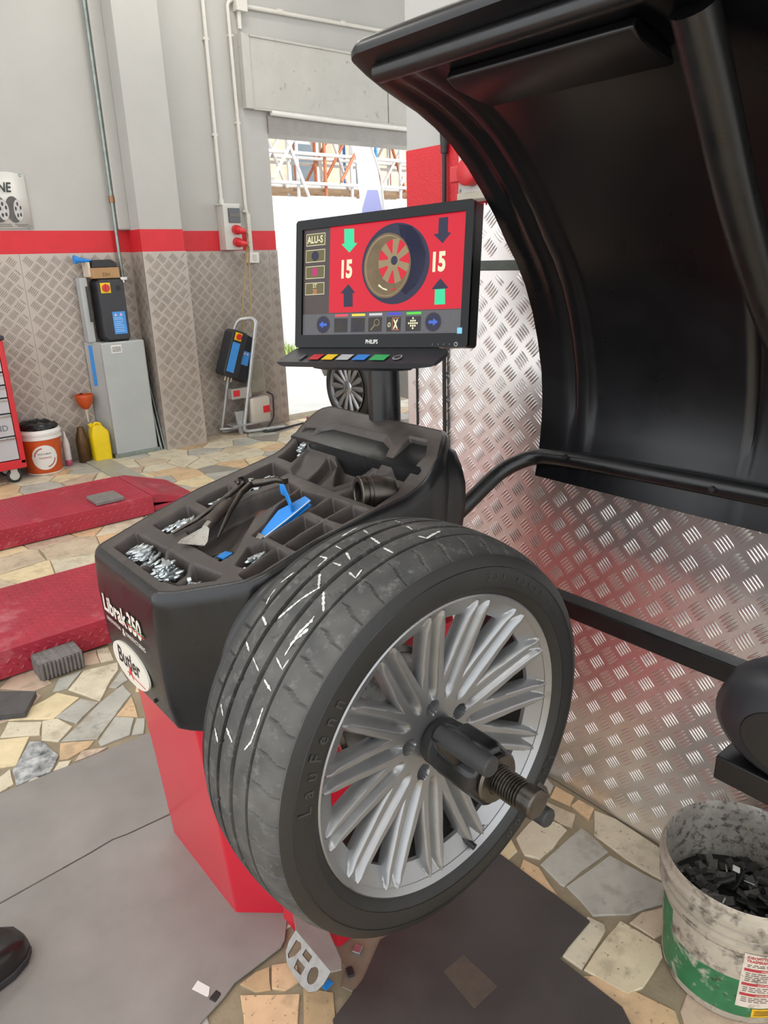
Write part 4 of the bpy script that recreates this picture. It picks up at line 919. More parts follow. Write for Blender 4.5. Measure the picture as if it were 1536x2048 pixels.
for sg in (1, -1):
    c = V(0, 0, HZ)+hr*(0.098*sg)
    p = MB(); lo = []
    for q, w, h0, h1 in ((0.030, 0.026, -0.024, -0.070), (0.060, 0.022, -0.028, -0.066), (0.090, 0.020, -0.034, -0.064), (0.108, 0.014, -0.038, -0.060)):
        lo.append([V(0, 0, HZ)+hr*(q*sg)+hq*(w*a)+V(0, (h0+h1)/2+(h0-h1)/2*b, 0) for a, b in [(cos(t), sin(t)) for t in np.linspace(0, 2*pi, 16, endpoint=False)]])
    p.loft(lo); wing = build(p, 'wing_arm', m_satin, nut, smooth=True, angle=50)
    p = MB(); p.tube([(c.x, -0.045, c.z), (c.x, -0.134, c.z), (c.x, -0.1365, c.z)], [0.0142, 0.0142, 0.012], 20); build(p, 'handle_grip', m_rubber, nut, smooth=True, angle=40)
# ------------------------------------------------------------------ things in the weight tray
wr_ = random.Random(11)
def weight_mesh(L, w, h, bend):
    mb = MB(); lo = []
    for t, k in ((-1, 0.45), (-0.9, 0.85), (-0.5, 1), (0, 1), (0.5, 1), (0.9, 0.85), (1, 0.45)):
        x = t*L/2; y0 = bend*(t*t)
        lo.append([V(x, y0+w/2*k*cos(a), h/2+h/2*k*sin(a)) for a in np.linspace(0, 2*pi, 8, endpoint=False)])
    mb.loft(lo)
    # spring clip
    mb.b2((-0.005, -w*0.6, h*0.55), (0.005, w*0.35, h*1.08))
    return mb
protos = []
for L, w, h, b in ((0.040, 0.0085, 0.0070, 0.003), (0.032, 0.0080, 0.0068, 0.002), (0.024, 0.0075, 0.0065, 0.001)):
    o = build(weight_mesh(L, w, h, b), 'wheel_weight', m_zinc, local=True, smooth=True, angle=45); protos.append((o, L))
used_p = set(); wcount = 0
def put_weight(x, y, z, rz, rx, ry, label, group, k=None):
    global wcount
    k = wr_.choice((0, 1, 1, 2)) if k is None else k
    pr, L = protos[k]
    if k not in used_p: used_p.add(k); o = pr
    else: o = pr.copy(); COL.objects.link(o)
    o.location = (x, y, z); o.rotation_euler = Euler((rx, ry, rz)); tag(o, label, 'wheel weight', group); wcount += 1
def heap(n, x0, x1, y0, y1, layers, label, group, ang=0.15, spread=0.5, k=None):
    per_ = max(1, n//layers)
    for i in range(n):
        l = i//per_; sh = 0.12*l
        x = wr_.uniform(x0+(x1-x0)*sh, x1-(x1-x0)*sh); y = wr_.uniform(y0+(y1-y0)*sh, y1-(y1-y0)*sh)
        z = min(tray_floor(x, y), tray_floor(x+0.012, y), tray_floor(x-0.012, y))+0.012+l*0.0052
        put_weight(x, y, max(z, tray_floor(x, y)+0.012+l*0.0052), ang+wr_.gauss(0, spread), wr_.uniform(-0.35, 0.35), wr_.uniform(-0.22, 0.22)-0.28, label, group, k)
heap(36, -0.172, -0.140, 0.652, 0.768, 4, 'zinc wheel weight in the heap of the far front corner compartment', 'weights in the far front compartment', 0.0, 0.35)
heap(48, -0.172, -0.140, 0.552, 0.626, 5, 'zinc wheel weight in the heap of the middle front compartment', 'weights in the middle front compartment', 0.2, 0.6)
heap(3, -0.150, -0.135, 0.49, 0.53, 1, 'small zinc wheel weight lying in the near front compartment', 'weights in the near front compartment', 0.2, 0.4, 2)
heap(28, -0.084, -0.036, 0.695, 0.760, 2, 'zinc wheel weight in the left compartment beside the scraper blade', 'weights beside the scraper', -0.1, 0.3)
heap(20, 0.014, 0.062, 0.69, 0.757, 2, 'zinc wheel weight in the left compartment behind the scraper handle', 'weights behind the scraper handle', -0.2, 0.35)
heap(16, 0.108, 0.185, 0.71, 0.765, 2, 'zinc wheel weight in the left compartment beyond the pliers', 'weights beyond the pliers', -0.15, 0.3)
heap(10, 0.252, 0.322, 0.783, 0.820, 2, 'zinc wheel weight in the long slot up the tray side', 'weights in the long side slot', 0.35, 0.2)
heap(13, -0.066, -0.024, 0.436, 0.465, 2, 'small zinc clip weight in the compartment nearest the tyre', 'clip weights near the tyre', 0.4, 0.8, 2)
m_oldw = M('dull_lead_weight', '#5e5850', 0.5, 0.6, var=0.3, vs=40)
for i in range(8):
    o = protos[1][0].copy(); COL.objects.link(o); o.data = protos[1][0].data.copy() if i == 0 else o.data
    if i == 0: old_me = o.data; old_me.materials.clear(); old_me.materials.append(m_oldw)
    o.data = old_me; x = wr_.uniform(-0.078, -0.045); y = wr_.uniform(0.50, 0.575); o.location = (x, y, tray_floor(x, y)+0.001+0.004*(i//4)); o.rotation_euler = Euler((0.2, -0.25, wr_.uniform(-0.8, 0.8)))
    tag(o, 'dull used wheel weight at the bottom of the middle trough below the scraper', 'wheel weight', 'used weights in the trough')
p = MB(); p.loft([[V(a, b, tray_floor(-0.055, 0.545)+0.010+c) for a, b, c in ((-0.070, 0.555, 0.0), (-0.048, 0.560, 0.003), (-0.044, 0.540, 0.004), (-0.066, 0.535, 0.0))], [V(a, b, tray_floor(-0.055, 0.545)+0.0125+c) for a, b, c in ((-0.070, 0.555, 0.0), (-0.048, 0.560, 0.003), (-0.044, 0.540, 0.004), (-0.066, 0.535, 0.0))]]); build(p, 'blue_tape_scrap', m_blue, label='small blue tape scrap among used weights in the trough', cat='scrap')

# scraper lying across the front ridge
sz = lambda x: float(tray_z(x))
scp = thing('scraper', (-0.06, 0.63, sz(-0.06)), 'small steel scraper with worn wooden handle lying across the tray', 'scraper')
d = V(0.150, 0.100, 0); d.normalize(); q_ = V(-d.y, d.x, 0)
tip = V(-0.100, 0.594, sz(-0.1)+0.006); zu = V(0, 0, 1)
def along(s, w=0.0, h=0.0): return tip+d*s+q_*w+zu*(h+s*0.20)
p = MB(); a = [along(0, -0.029), along(0, 0.029), along(0.012, 0.0285), along(0.048, 0.012), along(0.060, 0.007), along(0.060, -0.007), along(0.048, -0.012), along(0.012, -0.0285)]
p.loft([a, [v+zu*0.0016 for v in a]]); build(p, 'blade', m_steel, scp)
p = MB(); p.tube([along(0.056, 0, 0.001), along(0.075, 0, 0.002)], [0.0075, 0.0085], 14); build(p, 'ferrule', m_steel, scp, smooth=True)
p = MB(); p.tube([along(0.074, 0, 0.003), along(0.080, 0, 0.004), along(0.11, 0, 0.004), along(0.135, 0, 0.004), along(0.150, 0, 0.004), along(0.158, 0, 0.003)], [0.009, 0.0115, 0.0115, 0.0135, 0.0145, 0.008], 16, flat=1.25); hd_ = build(p, 'handle', M('grimy_wood', '#3a302a', 0.5, var=0.3, vs=30), scp, smooth=True)
p = MB(); p.cyl(along(0.146, 0, 0.014), along(0.146, 0, 0.0205), 0.0055, 14); build(p, 'hanging_hole', m_ink, hd_)
# pliers
pl = thing('weight_pliers', (0.03, 0.63, sz(0.03)), 'old steel wheel weight pliers lying open across the tray', 'pliers')
pv = V(0.082, 0.674, sz(0.082)+0.022)
def plz(x, y, h): return V(x, y, sz(x)+h)
p = MB(); p.tube([pv+V(0.014, -0.006, 0.001), pv, plz(0.045, 0.652, 0.022), plz(0.0, 0.618, 0.014), plz(-0.035, 0.588, 0.006), plz(-0.058, 0.566, 0.003)], [0.006, 0.0085, 0.0065, 0.006, 0.0045, 0.002], 12, flat=0.8); build(p, 'long_handle', m_dsteel, pl, smooth=True)
p = MB(); p.tube([pv+V(-0.012, 0.010, 0.004), plz(0.050, 0.684, 0.020), plz(0.0, 0.672, 0.016), plz(-0.05, 0.672, 0.008), plz(-0.100, 0.679, 0.005)], [0.006, 0.0065, 0.005, 0.0048, 0.003], 12, flat=0.8); build(p, 'second_handle', m_dsteel, pl, smooth=True)
p = MB(); p.tube([pv, pv+V(0.022, -0.014, 0.002), pv+V(0.042, -0.030, 0.006), pv+V(0.056, -0.034, 0.001)], [0.0095, 0.0085, 0.0065, 0.006], 12, flat=0.7); p.box(pv+V(0.058, -0.036, 0.002), (0.012, 0.016, 0.012)); build(p, 'jaw', m_dsteel, pl, smooth=True, angle=40)
p = MB(); p.tube([pv+V(-0.004, 0.016, 0.0), pv+V(-0.010, 0.020, 0.012), pv+V(-0.022, 0.016, 0.014), pv+V(-0.026, 0.006, 0.004)], 0.004, 10); build(p, 'hook', m_dsteel, pl, smooth=True)
p = MB(); p.cyl(pv+V(0, 0, 0.004), pv+V(0, 0, 0.011), 0.006, 16); build(p, 'pivot_rivet', m_steel, pl, smooth=True, angle=40)
# rust-coloured rag / rubber plug in the trough
p = MB(); zf = tray_floor(0.072, 0.612); p.lathe([(0.004, zf+0.022), (0.014, zf+0.020), (0.022, zf+0.012), (0.022, zf+0.002), (0.016, zf)], (0.075, 0.612, 0), 'Z', 24); build(p, 'rubber_plug', M('rust_red_rubber', '#6a3b33', 0.7, var=0.3, vs=40), smooth=True, label='rust-red rubber plug in the middle trough beside the pliers', cat='plug')
# blue valve tool: folded blue strips with a blade
blt = thing('blue_tool', (0.05, 0.52, sz(0.05)), 'bright blue plastic trim tool with crossed strap in the tray channel', 'tool')
def bz(x, y, h): return V(x, y, sz(x)+h)
p = MB(); a = [bz(0.004, 0.516, -0.012), bz(0.060, 0.535, 0.004), bz(0.116, 0.524, 0.012), bz(0.114, 0.500, 0.010), bz(0.060, 0.498, -0.004), bz(0.004, 0.500, -0.016)]
p.loft([a, [v+V(0, 0, 0.003) for v in a]]); p.loft([[v+V(0, 0, -0.008) for v in a], [v+V(0, 0, -0.006) for v in a]]); build(p, 'body', m_blue, blt)
p = MB(); a = [bz(0.004, 0.5165, -0.008), bz(0.004, 0.500, -0.012), bz(0.116, 0.500, 0.015), bz(0.116, 0.5025, 0.0155)]
p = MB(); p.tube([bz(0.004, 0.501, -0.012), bz(0.060, 0.499, 0.000), bz(0.112, 0.501, 0.013)], 0.0012, 6); build(p, 'white_edge', m_white, blt)
p = MB(); p.tube([bz(0.072, 0.505, 0.014), bz(0.082, 0.530, 0.020), bz(0.096, 0.566, 0.026), bz(0.102, 0.590, 0.020)], [0.0125, 0.0130, 0.0125, 0.0115], 10, flat=0.14); build(p, 'strap', m_blue, blt, smooth=True, angle=40)
p = MB(); p.box(bz(-0.002, 0.508, -0.010), (0.016, 0.016, 0.004), Euler((0.2, -0.4, 0.2))); build(p, 'steel_tip', m_steel, blt)
# loose blue weight strip
p = MB(); p.box(bz(0.012, 0.494, -0.028), (0.03, 0.012, 0.006), Euler((0.3, -0.25, 0.3))); build(p, 'blue_scrap', m_blue, label='blue scrap under the trim tool tip in the tray channel', cat='scrap')
# steel piston / cone
pst = thing('centring_cone', (0.225, 0.44, tray_floor(0.22, 0.44)), 'dark steel cup-shaped centring cone resting in the tray', 'cone')
ca = V(0.205, 0.455, 1.000); cd = V(-0.55, 0.10, 0.42).normalized()
# axis from the far side towards the camera-left
cA = V(0.258, 0.425, 0.962); cB = V(0.193, 0.448, 0.966); ax = (cB-cA).normalized(); e1 = ax.cross(V(0, 0, 1)).normalized(); e2 = ax.cross(e1)
def lathe_axis(mb, prof, A, n=40, cap=False):
    mb.loft([[A+ax*h+e1*(r*cos(t))+e2*(r*sin(t)) for t in np.linspace(0, 2*pi, n, endpoint=False)] for r, h in prof], cap=cap)
p = MB(); lathe_axis(p, [(0.006, 0.0), (0.030, 0.0), (0.032, 0.004), (0.034, 0.030), (0.0345, 0.048), (0.0325, 0.0495), (0.0325, 0.0515), (0.0350, 0.0525), (0.0350, 0.0565), (0.0325, 0.0575), (0.0325, 0.0595), (0.0355, 0.061), (0.0358, 0.070), (0.034, 0.072), (0.0250, 0.072), (0.0235, 0.070), (0.0220, 0.030), (0.006, 0.028)], cA); build(p, 'cup', m_dsteel, pst, smooth=True, angle=30)

# ------------------------------------------------------------------ bucket of adhesive weight scraps
bk = thing('bucket', (0.605, -0.205, 0), 'dirty white and green paint bucket full of black scraps by the tread plate wall', 'bucket')
m_bk = M('grimy_white_bucket', '#a59c8d', 0.55, var=0.2, vs=14, bump=0.1, bs=120)
speckle(m_bk, '#3d362f', 24, 0.50, 0.66, 0.85)
m_bki = M('dirty_bucket_inside', '#6f685e', 0.6, col2='#a8a49b', vs=9); speckle(m_bki, '#2c2824', 60, 0.50, 0.66, 0.85)
m_bkg = M('scuffed_green_print', '#2a6a42', 0.5, var=0.2, vs=20); speckle(m_bkg, '#b5aea0', 26, 0.54, 0.70, 0.8); speckle(m_bkg, '#2c2824', 34, 0.60, 0.72, 0.8)
c0 = (0.605, -0.205, 0)
p = MB(); p.mi = 0
p.lathe([(0.120, 0.0), (0.1275, 0.003), (0.1300, 0.012), (0.1425, 0.195), (0.1440, 0.205), (0.1520, 0.208), (0.1525, 0.214), (0.1450, 0.217), (0.1455, 0.228), (0.1540, 0.231), (0.1545, 0.237), (0.1468, 0.240), (0.1475, 0.252), (0.1560, 0.255), (0.1565, 0.262), (0.1490, 0.266), (0.1500, 0.284), (0.1485, 0.287)], c0, 'Z', 72, cap=False); build(p, 'shell', m_bk, bk, smooth=True, angle=35)
p = MB(); p.lathe([(0.1485, 0.287), (0.1465, 0.284), (0.1455, 0.26), (0.1390, 0.15), (0.1270, 0.012), (0.10, 0.008), (0.002, 0.008)], c0, 'Z', 72, cap=False); build(p, 'inside', m_bki, bk, smooth=True, angle=60)
def wrap(mb, a0, a1, z0, z1, roff, n=24):
    def R(z): return 0.1300+(z-0.012)*(0.0125/0.183)+roff
    A = []; B = []
    for k in range(n+1):
        a = radians(a0+(a1-a0)*k/n); A.append(V(c0[0]+R(z0)*cos(a), c0[1]+R(z0)*sin(a), z0)); B.append(V(c0[0]+R(z1)*cos(a), c0[1]+R(z1)*sin(a), z1))
    mb.loft([A, B], cap=False, closed=False); return R
p = MB(); wrap(p, 130, 330, 0.022, 0.175, 0.0006, 60); build(p, 'green_print', m_bkg, bk, smooth=True)
p = MB(); wrap(p, 150, 215, 0.118, 0.185, 0.0009, 20); build(p, 'scuffed_patch', m_bk, bk, smooth=True)
m_lbl = M('grubby_label', '#c9beb0', 0.6, var=0.15, vs=30); speckle(m_lbl, '#4a4038', 50, 0.56, 0.68, 0.6)
p = MB(); wrap(p, 209, 258, 0.050, 0.192, 0.0012, 24); lab = build(p, 'paper_label', m_lbl, bk, smooth=True)
m_ltx = M('label_red', '#a8303a', 0.6)
def bucket_text(txt, a0, z, size, mat, name, sx=1.0, bold=0.0):
    vs, fs = text_geo(txt, bold, 0.0, 'LEFT'); R = 0.1300+(z-0.012)*(0.0125/0.183)+0.0017; mb = MB(); out_ = []
    for x, y in vs:
        a = radians(a0)+x*size*sx/R; zz = z+y*size; r = 0.1300+(zz-0.012)*(0.0125/0.183)+0.0017; out_.append(V(c0[0]+r*cos(a), c0[1]+r*sin(a), zz))
    mb.add(out_, fs); build(mb, name, mat, lab)
bucket_text('IDROPITTURA SEMILAVABILE', 211, 0.180, 0.0092, m_ltx, 'label_lettering', 0.80, 0.03)
bucket_text('TRASPIRANTE PER INTERNO', 211, 0.171, 0.0092, m_ltx, 'label_lettering', 0.80, 0.03)
for z, w in ((0.148, 46), (0.110, 46), (0.082, 46)):
    p = MB(); wrap(p, 210.5, 210.5+w, z, z+0.007, 0.0016, 20); build(p, 'red_rule', m_ltx, lab)
for z, tx in ((0.1495, 'APPLICAZIONE DEL PRODOTTO'), (0.1115, 'DATI APPLICAZIONE'), (0.0835, 'AVVERTENZE')):
    bucket_text(tx, 222, z, 0.0055, m_lbl, 'label_lettering', 0.9, 0.02)
m_fine = M('fine_print', '#5a4a48', 0.6)
for z in (0.164, 0.160, 0.142, 0.137, 0.132, 0.127, 0.122, 0.104, 0.099, 0.094, 0.076, 0.071, 0.066):
    p = MB(); a = 212
    while a < 254:
        w = wr_.uniform(2, 6); wrap(p, a, min(255, a+w), z, z+0.0018, 0.0017, 4); a += w+1.2
    build(p, 'print_line', m_fine, lab)
p = MB(); wrap(p, 222, 240, 0.024, 0.048, 0.0013, 12); yl = build(p, 'yellow_sticker', M('yellow_sticker', '#cf9f1c', 0.5, var=0.2, vs=50), bk, smooth=True)
for z in (0.030, 0.035, 0.040):
    p = MB(); wrap(p, 224, 238, z, z+0.0016, 0.0018, 8); build(p, 'print_line', m_ink, yl)
# handle lug and wire handle
la = radians(232); lv = V(cos(la), sin(la), 0)
p = MB(); p.box(V(*c0)+lv*0.158+V(0, 0, 0.222), (0.014, 0.045, 0.045), Euler((0, 0, la))); build(p, 'handle_lug', m_bk, bk, bevel=0.004)
lt_ = V(-sin(la), cos(la), 0)
hw = [V(*c0)+lv*0.167+V(0, 0, 0.218)]
for k in range(1, 13):
    t = k/12*pi; hw.append(V(*c0)+lv*(0.167*cos(t))+lt_*(0.167*sin(t))+V(0, 0, 0.218-0.10*sin(t)*1.0)+lt_*(0.012*sin(t)))
p = MB(); p.tube(hw, 0.0022, 8); build(p, 'wire_handle', m_dsteel, bk, smooth=True)
# scraps in the bucket
m_scrap = [M('charcoal_strip', '#2d2c2b', 0.55, var=0.3, vs=30), M('grey_strip', '#55524e', 0.55, 0.2, var=0.3, vs=30), M('black_strip', '#191918', 0.5, var=0.3, vs=30)]
scr_p = []
for i, (L, w, h) in enumerate(((0.050, 0.018, 0.005), (0.036, 0.019, 0.005), (0.024, 0.018, 0.006))):
    mb = MB(); lo = []
    for t in (-1, -0.4, 0.2, 1): lo.append([V(t*L/2, a*w/2, b*h+0.004*t*t*(1 if i == 0 else 0.3)) for a, b in ((-1, 0), (1, 0), (0.9, 1), (-0.9, 1))])
    mb.loft(lo)
    for j in range(3): scr_p.append(build(MB().add(mb.v, mb.f), 'weight_scrap', m_scrap[j], local=True, bevel=0.0008))
sr = random.Random(4); first = set()
p = MB(); p.lathe([(0.002, 0.158), (0.08, 0.156), (0.1385, 0.152), (0.1385, 0.149)], c0, 'Z', 40); build(p, 'scrap_fill', m_scrap[2], kind='stuff', label='mass of black scraps filling the bucket below the loose pieces', cat='scraps')
for i in range(120):
    k = sr.randrange(9); a = sr.uniform(0, 2*pi); r = 0.122*math.sqrt(sr.random()); o = scr_p[k]
    if k in first: o = o.copy(); COL.objects.link(o)
    first.add(k); o.location = (c0[0]+r*cos(a), c0[1]+r*sin(a), 0.157+0.014*(i/120)+sr.uniform(0, 0.006)+0.010*(1-r/0.122)); o.rotation_euler = Euler((sr.uniform(-0.5, 0.5), sr.uniform(-0.5, 0.5), sr.uniform(0, 6.28)))
    tag(o, 'dark strip of used adhesive weight heaped in the paint bucket', 'scrap', 'scraps in the bucket')
for k in range(9):
    if k not in first: bpy.data.objects.remove(scr_p[k], do_unlink=True)
p = MB(); p.tube([(0.505, -0.155, 0.180), (0.525, -0.165, 0.192), (0.535, -0.185, 0.190), (0.528, -0.205, 0.176)], 0.0075, 8, flat=0.1); build(p, 'blue_tape_strip', M('faded_blue_tape', '#3f74a8', 0.6, var=0.2, vs=30), smooth=True, label='faded blue tape strip curling up in the paint bucket', cat='tape')
p = MB(); p.box((0.650, -0.175, 0.197), (0.020, 0.014, 0.004), Euler((0.2, 0.3, 0.4))); build(p, 'white_chip', m_white, bevel=0.0008, label='white rectangular chip lying on the scraps in the bucket', cat='chip')
for i in range(7):
    a = sr.uniform(0, 6.28); r = sr.uniform(0.02, 0.11)
    p = MB(); p.box((c0[0]+r*cos(a), c0[1]+r*sin(a), 0.186), (0.020, 0.003, 0.0025), Euler((sr.uniform(-.4, .4), sr.uniform(-.4, .4), sr.uniform(0, 6)))); build(p, 'steel_sliver', m_steel, label='bright steel sliver among the scraps in the bucket', cat='sliver', group='slivers in the bucket')

# ------------------------------------------------------------------ mats, pads and litter on the floor
def flat(name, poly, z0, z1, mat, **k):
    p = MB(); p.prism(poly, (0, 0, 0), (1, 0, 0), (0, 1, 0), (0, 0, 1), z0, z1); return build(p, name, mat, bevel=0.001, **k)
flat('rubber_mat', [(-1.35, 1.330), (-0.75, 1.365), (-0.418, 1.376), (-0.10, 1.368), (0.10, 1.360), (0.02, 1.03), (-0.080, 0.979), (-0.20, 0.985), (-0.24, 0.992), (-0.30, 0.985), (-0.513, 0.969), (-0.80, 0.955), (-1.35, 0.940)], 0.001, 0.0055, m_mat_l, label='far sheet of worn grey rubber matting in front of the red machine', cat='mat')
flat('rubber_mat', [(-1.35, 0.936), (-0.80, 0.950), (-0.513, 0.9645), (-0.30, 0.980), (-0.24, 0.987), (-0.20, 0.980), (-0.080, 0.974), (0.0, 0.985), (0.02, 0.80), (-0.02, 0.50), (-0.062, 0.446), (-0.078, 0.436), (-0.193, 0.429), (-0.225, 0.415), (-0.287, 0.397), (-0.42, 0.20), (-1.35, 0.15)], 0.001, 0.0055, m_mat_l, label='near sheet of worn grey rubber matting in front of the red machine', cat='mat')
flat('dark_mat', [(0.471, 0.300), (0.474, 0.040), (0.350, 0.029), (0.357, -0.118), (0.28, -0.25), (0.0, -0.22), (-0.13, 0.15), (-0.087, 0.234), (0.01, 0.262), (0.094, 0.309), (0.203, 0.299)], 0.0012, 0.0055, m_mat_r, label='dark notched rubber mat under the mounted car wheel', cat='mat')
flat('brown_patch', [(0.145, 0.165), (0.205, 0.165), (0.205, 0.070), (0.135, 0.068)], 0.0056, 0.0062, M('brown_sticker', '#4f443b', 0.7, var=0.15, vs=40), label='brown square patch stuck on the dark notched mat', cat='patch')
flat('rubber_pad', [(-0.42, 1.93), (-0.287, 1.92), (-0.192, 1.834), (-0.257, 1.726), (-0.323, 1.767), (-0.44, 1.80)], 0.0, 0.022, M('charcoal_pad', '#4b4948', 0.6, var=0.2, vs=20), label='flat charcoal rubber pad on the paving at the left edge', cat='pad')
blk = thing('ribbed_block', (-0.072, 1.965, 0), 'ribbed grey rubber lifting block on the floor beside the near red lift', 'block')
m_blk = M('weathered_rubber', '#6f6b67', 0.7, var=0.3, vs=30)
p = MB(); p.b2((-0.150, 1.925, 0), (0.002, 2.025, 0.068)); build(p, 'block_body', m_blk, blk, bevel=0.003)
for k in range(11):
    p = MB(); x = -0.143+k*0.0138; p.b2((x-0.0038, 1.917, 0.002), (x+0.0038, 1.927, 0.064)); build(p, 'rib', m_blk, blk, bevel=0.001)
for k in range(7):
    p = MB(); y = 1.934+k*0.0138; p.b2((-0.1535, y-0.0035, 0.002), (-0.148, y+0.0035, 0.064)); build(p, 'rib', m_blk, blk, bevel=0.001)
l = lugs((-0.150, 1.925, 0.068), (1, 0, 0), (0, 1, 0), (0, 0, 1), None, 0.002, 0.150, 0.002, 0.098, 0.022, 0.020, 0.016, 0.006, 0.002, 1, 0.01); build(l, 'top_tread', m_blk, blk, kind='stuff')
p = MB(); p.b2((0.60, 3.455, 0.115), (0.76, 3.63, 0.137)); build(p, 'rubber_pad', M('grey_pad', '#75716c', 0.65, var=0.15, vs=20), bevel=0.004, label='grey rubber pad lying on top of the far red lift deck', cat='pad')
flat('paper_scrap', [(-0.268, 0.472), (-0.250, 0.482), (-0.238, 0.452), (-0.247, 0.438), (-0.252, 0.436)], 0.0062, 0.0068, M('white_paper', '#d8d6d0', 0.8), label='torn white paper scrap at the corner of the grey matting', cat='paper')
p = MB(); p.box((-0.238, 0.427, 0.004), (0.022, 0.016, 0.006), Euler((0.1, 0.1, 0.4))); build(p, 'black_chip', m_rubber, bevel=0.001, label='small black rubber chip beside the white paper scrap', cat='chip')
flat('blue_chip', [(-0.064, 0.310), (-0.044, 0.318), (-0.040, 0.296), (-0.062, 0.292)], 0.0015, 0.004, m_blue, label='bright blue plastic chip on the floor beside the foot pedal', cat='chip')
p = MB(); p.box((0.043, 0.322, 0.005), (0.020, 0.018, 0.007), Euler((0, 0, 0.5))); build(p, 'grey_chip', m_zinc, bevel=0.001, label='grey metal chip on the floor right of the foot pedal', cat='chip')
p = MB(); p.box((0.0, 0.292, 0.004), (0.022, 0.014, 0.006), Euler((0, 0.1, 1.2))); build(p, 'dark_chip', m_rubber, bevel=0.001, label='dark rubber chip on the floor between pedal and notched mat', cat='chip')
p = MB(); p.b2((0.0, 0.30, -0.003), (0.12, 0.47, 0.0012)); build(p, 'floor_plate', STONE['brown'], label='brown grimy floor plate beneath the foot pedal', cat='plate', bevel=0.0005)

# ------------------------------------------------------------------ boot of the person standing at the left
bt = thing('work_boot', (-0.60, 0.78, 0.0055), 'black leather work boot standing on the grey matting at the left edge', 'boot')
dv = V(0.96, 0.28, 0).normalized(); sv = V(-dv.y, dv.x, 0); tip_b = V(-0.495, 0.800, 0)
def bp_(s, w, z): return tip_b-dv*s+sv*w+V(0, 0, z)
outl = [(0.0, 0.0), (0.006, 0.022), (0.025, 0.040), (0.06, 0.050), (0.10, 0.048), (0.16, 0.040), (0.24, 0.036), (0.285, 0.028), (0.298, 0.0)]
full = outl+[(s, -w) for s, w in outl[-2:0:-1]]
m_boot = M('black_leather', '#1d1b1a', 0.32, var=0.25, vs=18, bump=0.1, bs=90)
p = MB(); p.loft([[bp_(s, w*1.04, 0.006) for s, w in full], [bp_(s-0.003, w*1.08, 0.026) for s, w in full]]); build(p, 'sole', m_rubber, bt, bevel=0.003)
p = MB(); lo = []
for z, k, f in ((0.026, 1.0, 0.0), (0.045, 1.0, 0.002), (0.062, 0.93, 0.010), (0.074, 0.78, 0.028), (0.085, 0.72, 0.08), (0.10, 0.72, 0.125), (0.13, 0.80, 0.155), (0.20, 0.86, 0.165), (0.24, 0.90, 0.168)):
    lo.append([bp_(max(s, f+0.2*s*(1-f/0.3)) if s < f+0.05 else s, w*k, z) for s, w in full])
p.loft(lo); build(p, 'upper', m_boot, bt, smooth=True, angle=60)

# ------------------------------------------------------------------ red lift platforms
def lift(name, y0, y1, x0, x1, label, ramp=True):
    t = thing(name, ((x0+x1)/2, (y0+y1)/2, 0), label, 'vehicle lift', 'red lift platforms'); h = 0.113
    p = MB(); p.b2((x0, y0+0.004, 0.010), (x1, y1, h)); build(p, 'deck', m_lift, t, bevel=0.004)
    xv = max(x0, -0.75)
    l = lugs((xv, y0, h-0.0005), (1, 0, 0), (0, 1, 0), (0, 0, 1), None, 0.004, x1-xv-0.004, 0.006, y1-y0-0.004, 0.042, 0.042, 0.028, 0.0095, 0.0038, 1, 0.01); build(l, 'deck_tread', m_lift, t, smooth=True, angle=80, kind='stuff')
    p = MB(); p.b2((x0, y0-0.004, 0.006), (x1, y0+0.004, h+0.001)); build(p, 'side_skirt', m_lift, t, bevel=0.002)
    l = lugs((xv, y0-0.004, 0.006), (1, 0, 0), (0, 0, 1), (0, -1, 0), None, 0.004, x1-xv-0.004, 0.004, h-0.008, 0.042, 0.042, 0.028, 0.0095, 0.0045, 1, 0.01); build(l, 'skirt_tread', m_lift, t, smooth=True, angle=80, kind='stuff')
    if ramp:
        p = MB(); q = [(x1+0.006, 0.060), (x1+0.006, 0.110), (x1+0.05, 0.110), (x1+0.33, 0.020), (x1+0.33, 0.008)]
        p.loft([[V(a, y, b) for a, b in q] for y in (y0+0.03, y1)]); build(p, 'ramp', m_lift, t, bevel=0.003)
        U_ = V(0.28, 0, -0.09).normalized(); l = lugs(V(x1+0.05, y0+0.03, 0.110), U_, V(0, 1, 0), V(0.09, 0, 0.28).normalized(), None, 0.004, 0.29, 0.006, y1-y0-0.036, 0.04, 0.04, 0.022, 0.008, 0.002, 1, 0.01); build(l, 'ramp_tread', m_lift, t, smooth=True, angle=80, kind='stuff')
        p = MB(); p.cyl((x1+0.004, y0+0.01, 0.085), (x1+0.004, y1, 0.085), 0.010, 12); build(p, 'hinge_pin', m_dsteel, t, smooth=True)
        p = MB(); p.b2((x1+0.01, y0+0.02, 0.012), (x1+0.20, y0+0.035, 0.040)); build(p, 'ramp_rail', m_lift, t, bevel=0.002)
    return t
lift('lift_platform', 3.425, 4.010, -2.2, 0.915, 'far low red tread-plate lift platform with a hinged ramp')
lift('lift_platform', 2.030, 2.628, -2.2, 0.600, 'near low red tread-plate lift platform beside the ribbed block', ramp=True)
p = MB(); p.b2((0.93, 3.33, 0.001), (1.25, 3.56, 0.008)); build(p, 'cover_plate', M('pale_steel_plate', '#b2aea6', 0.45, 0.4, var=0.1, vs=12), bevel=0.002, label='pale steel cover plate on the floor in front of the lift ramp', cat='plate')
p = MB(); p.b2((1.02, 4.05, 0.001), (1.19, 5.06, 0.010)); build(p, 'cable_duct', M('grey_duct', '#a5a394', 0.55, 0.2, var=0.1, vs=12), bevel=0.002, label='flat grey cable duct on the floor running to the grey cabinet', cat='duct')
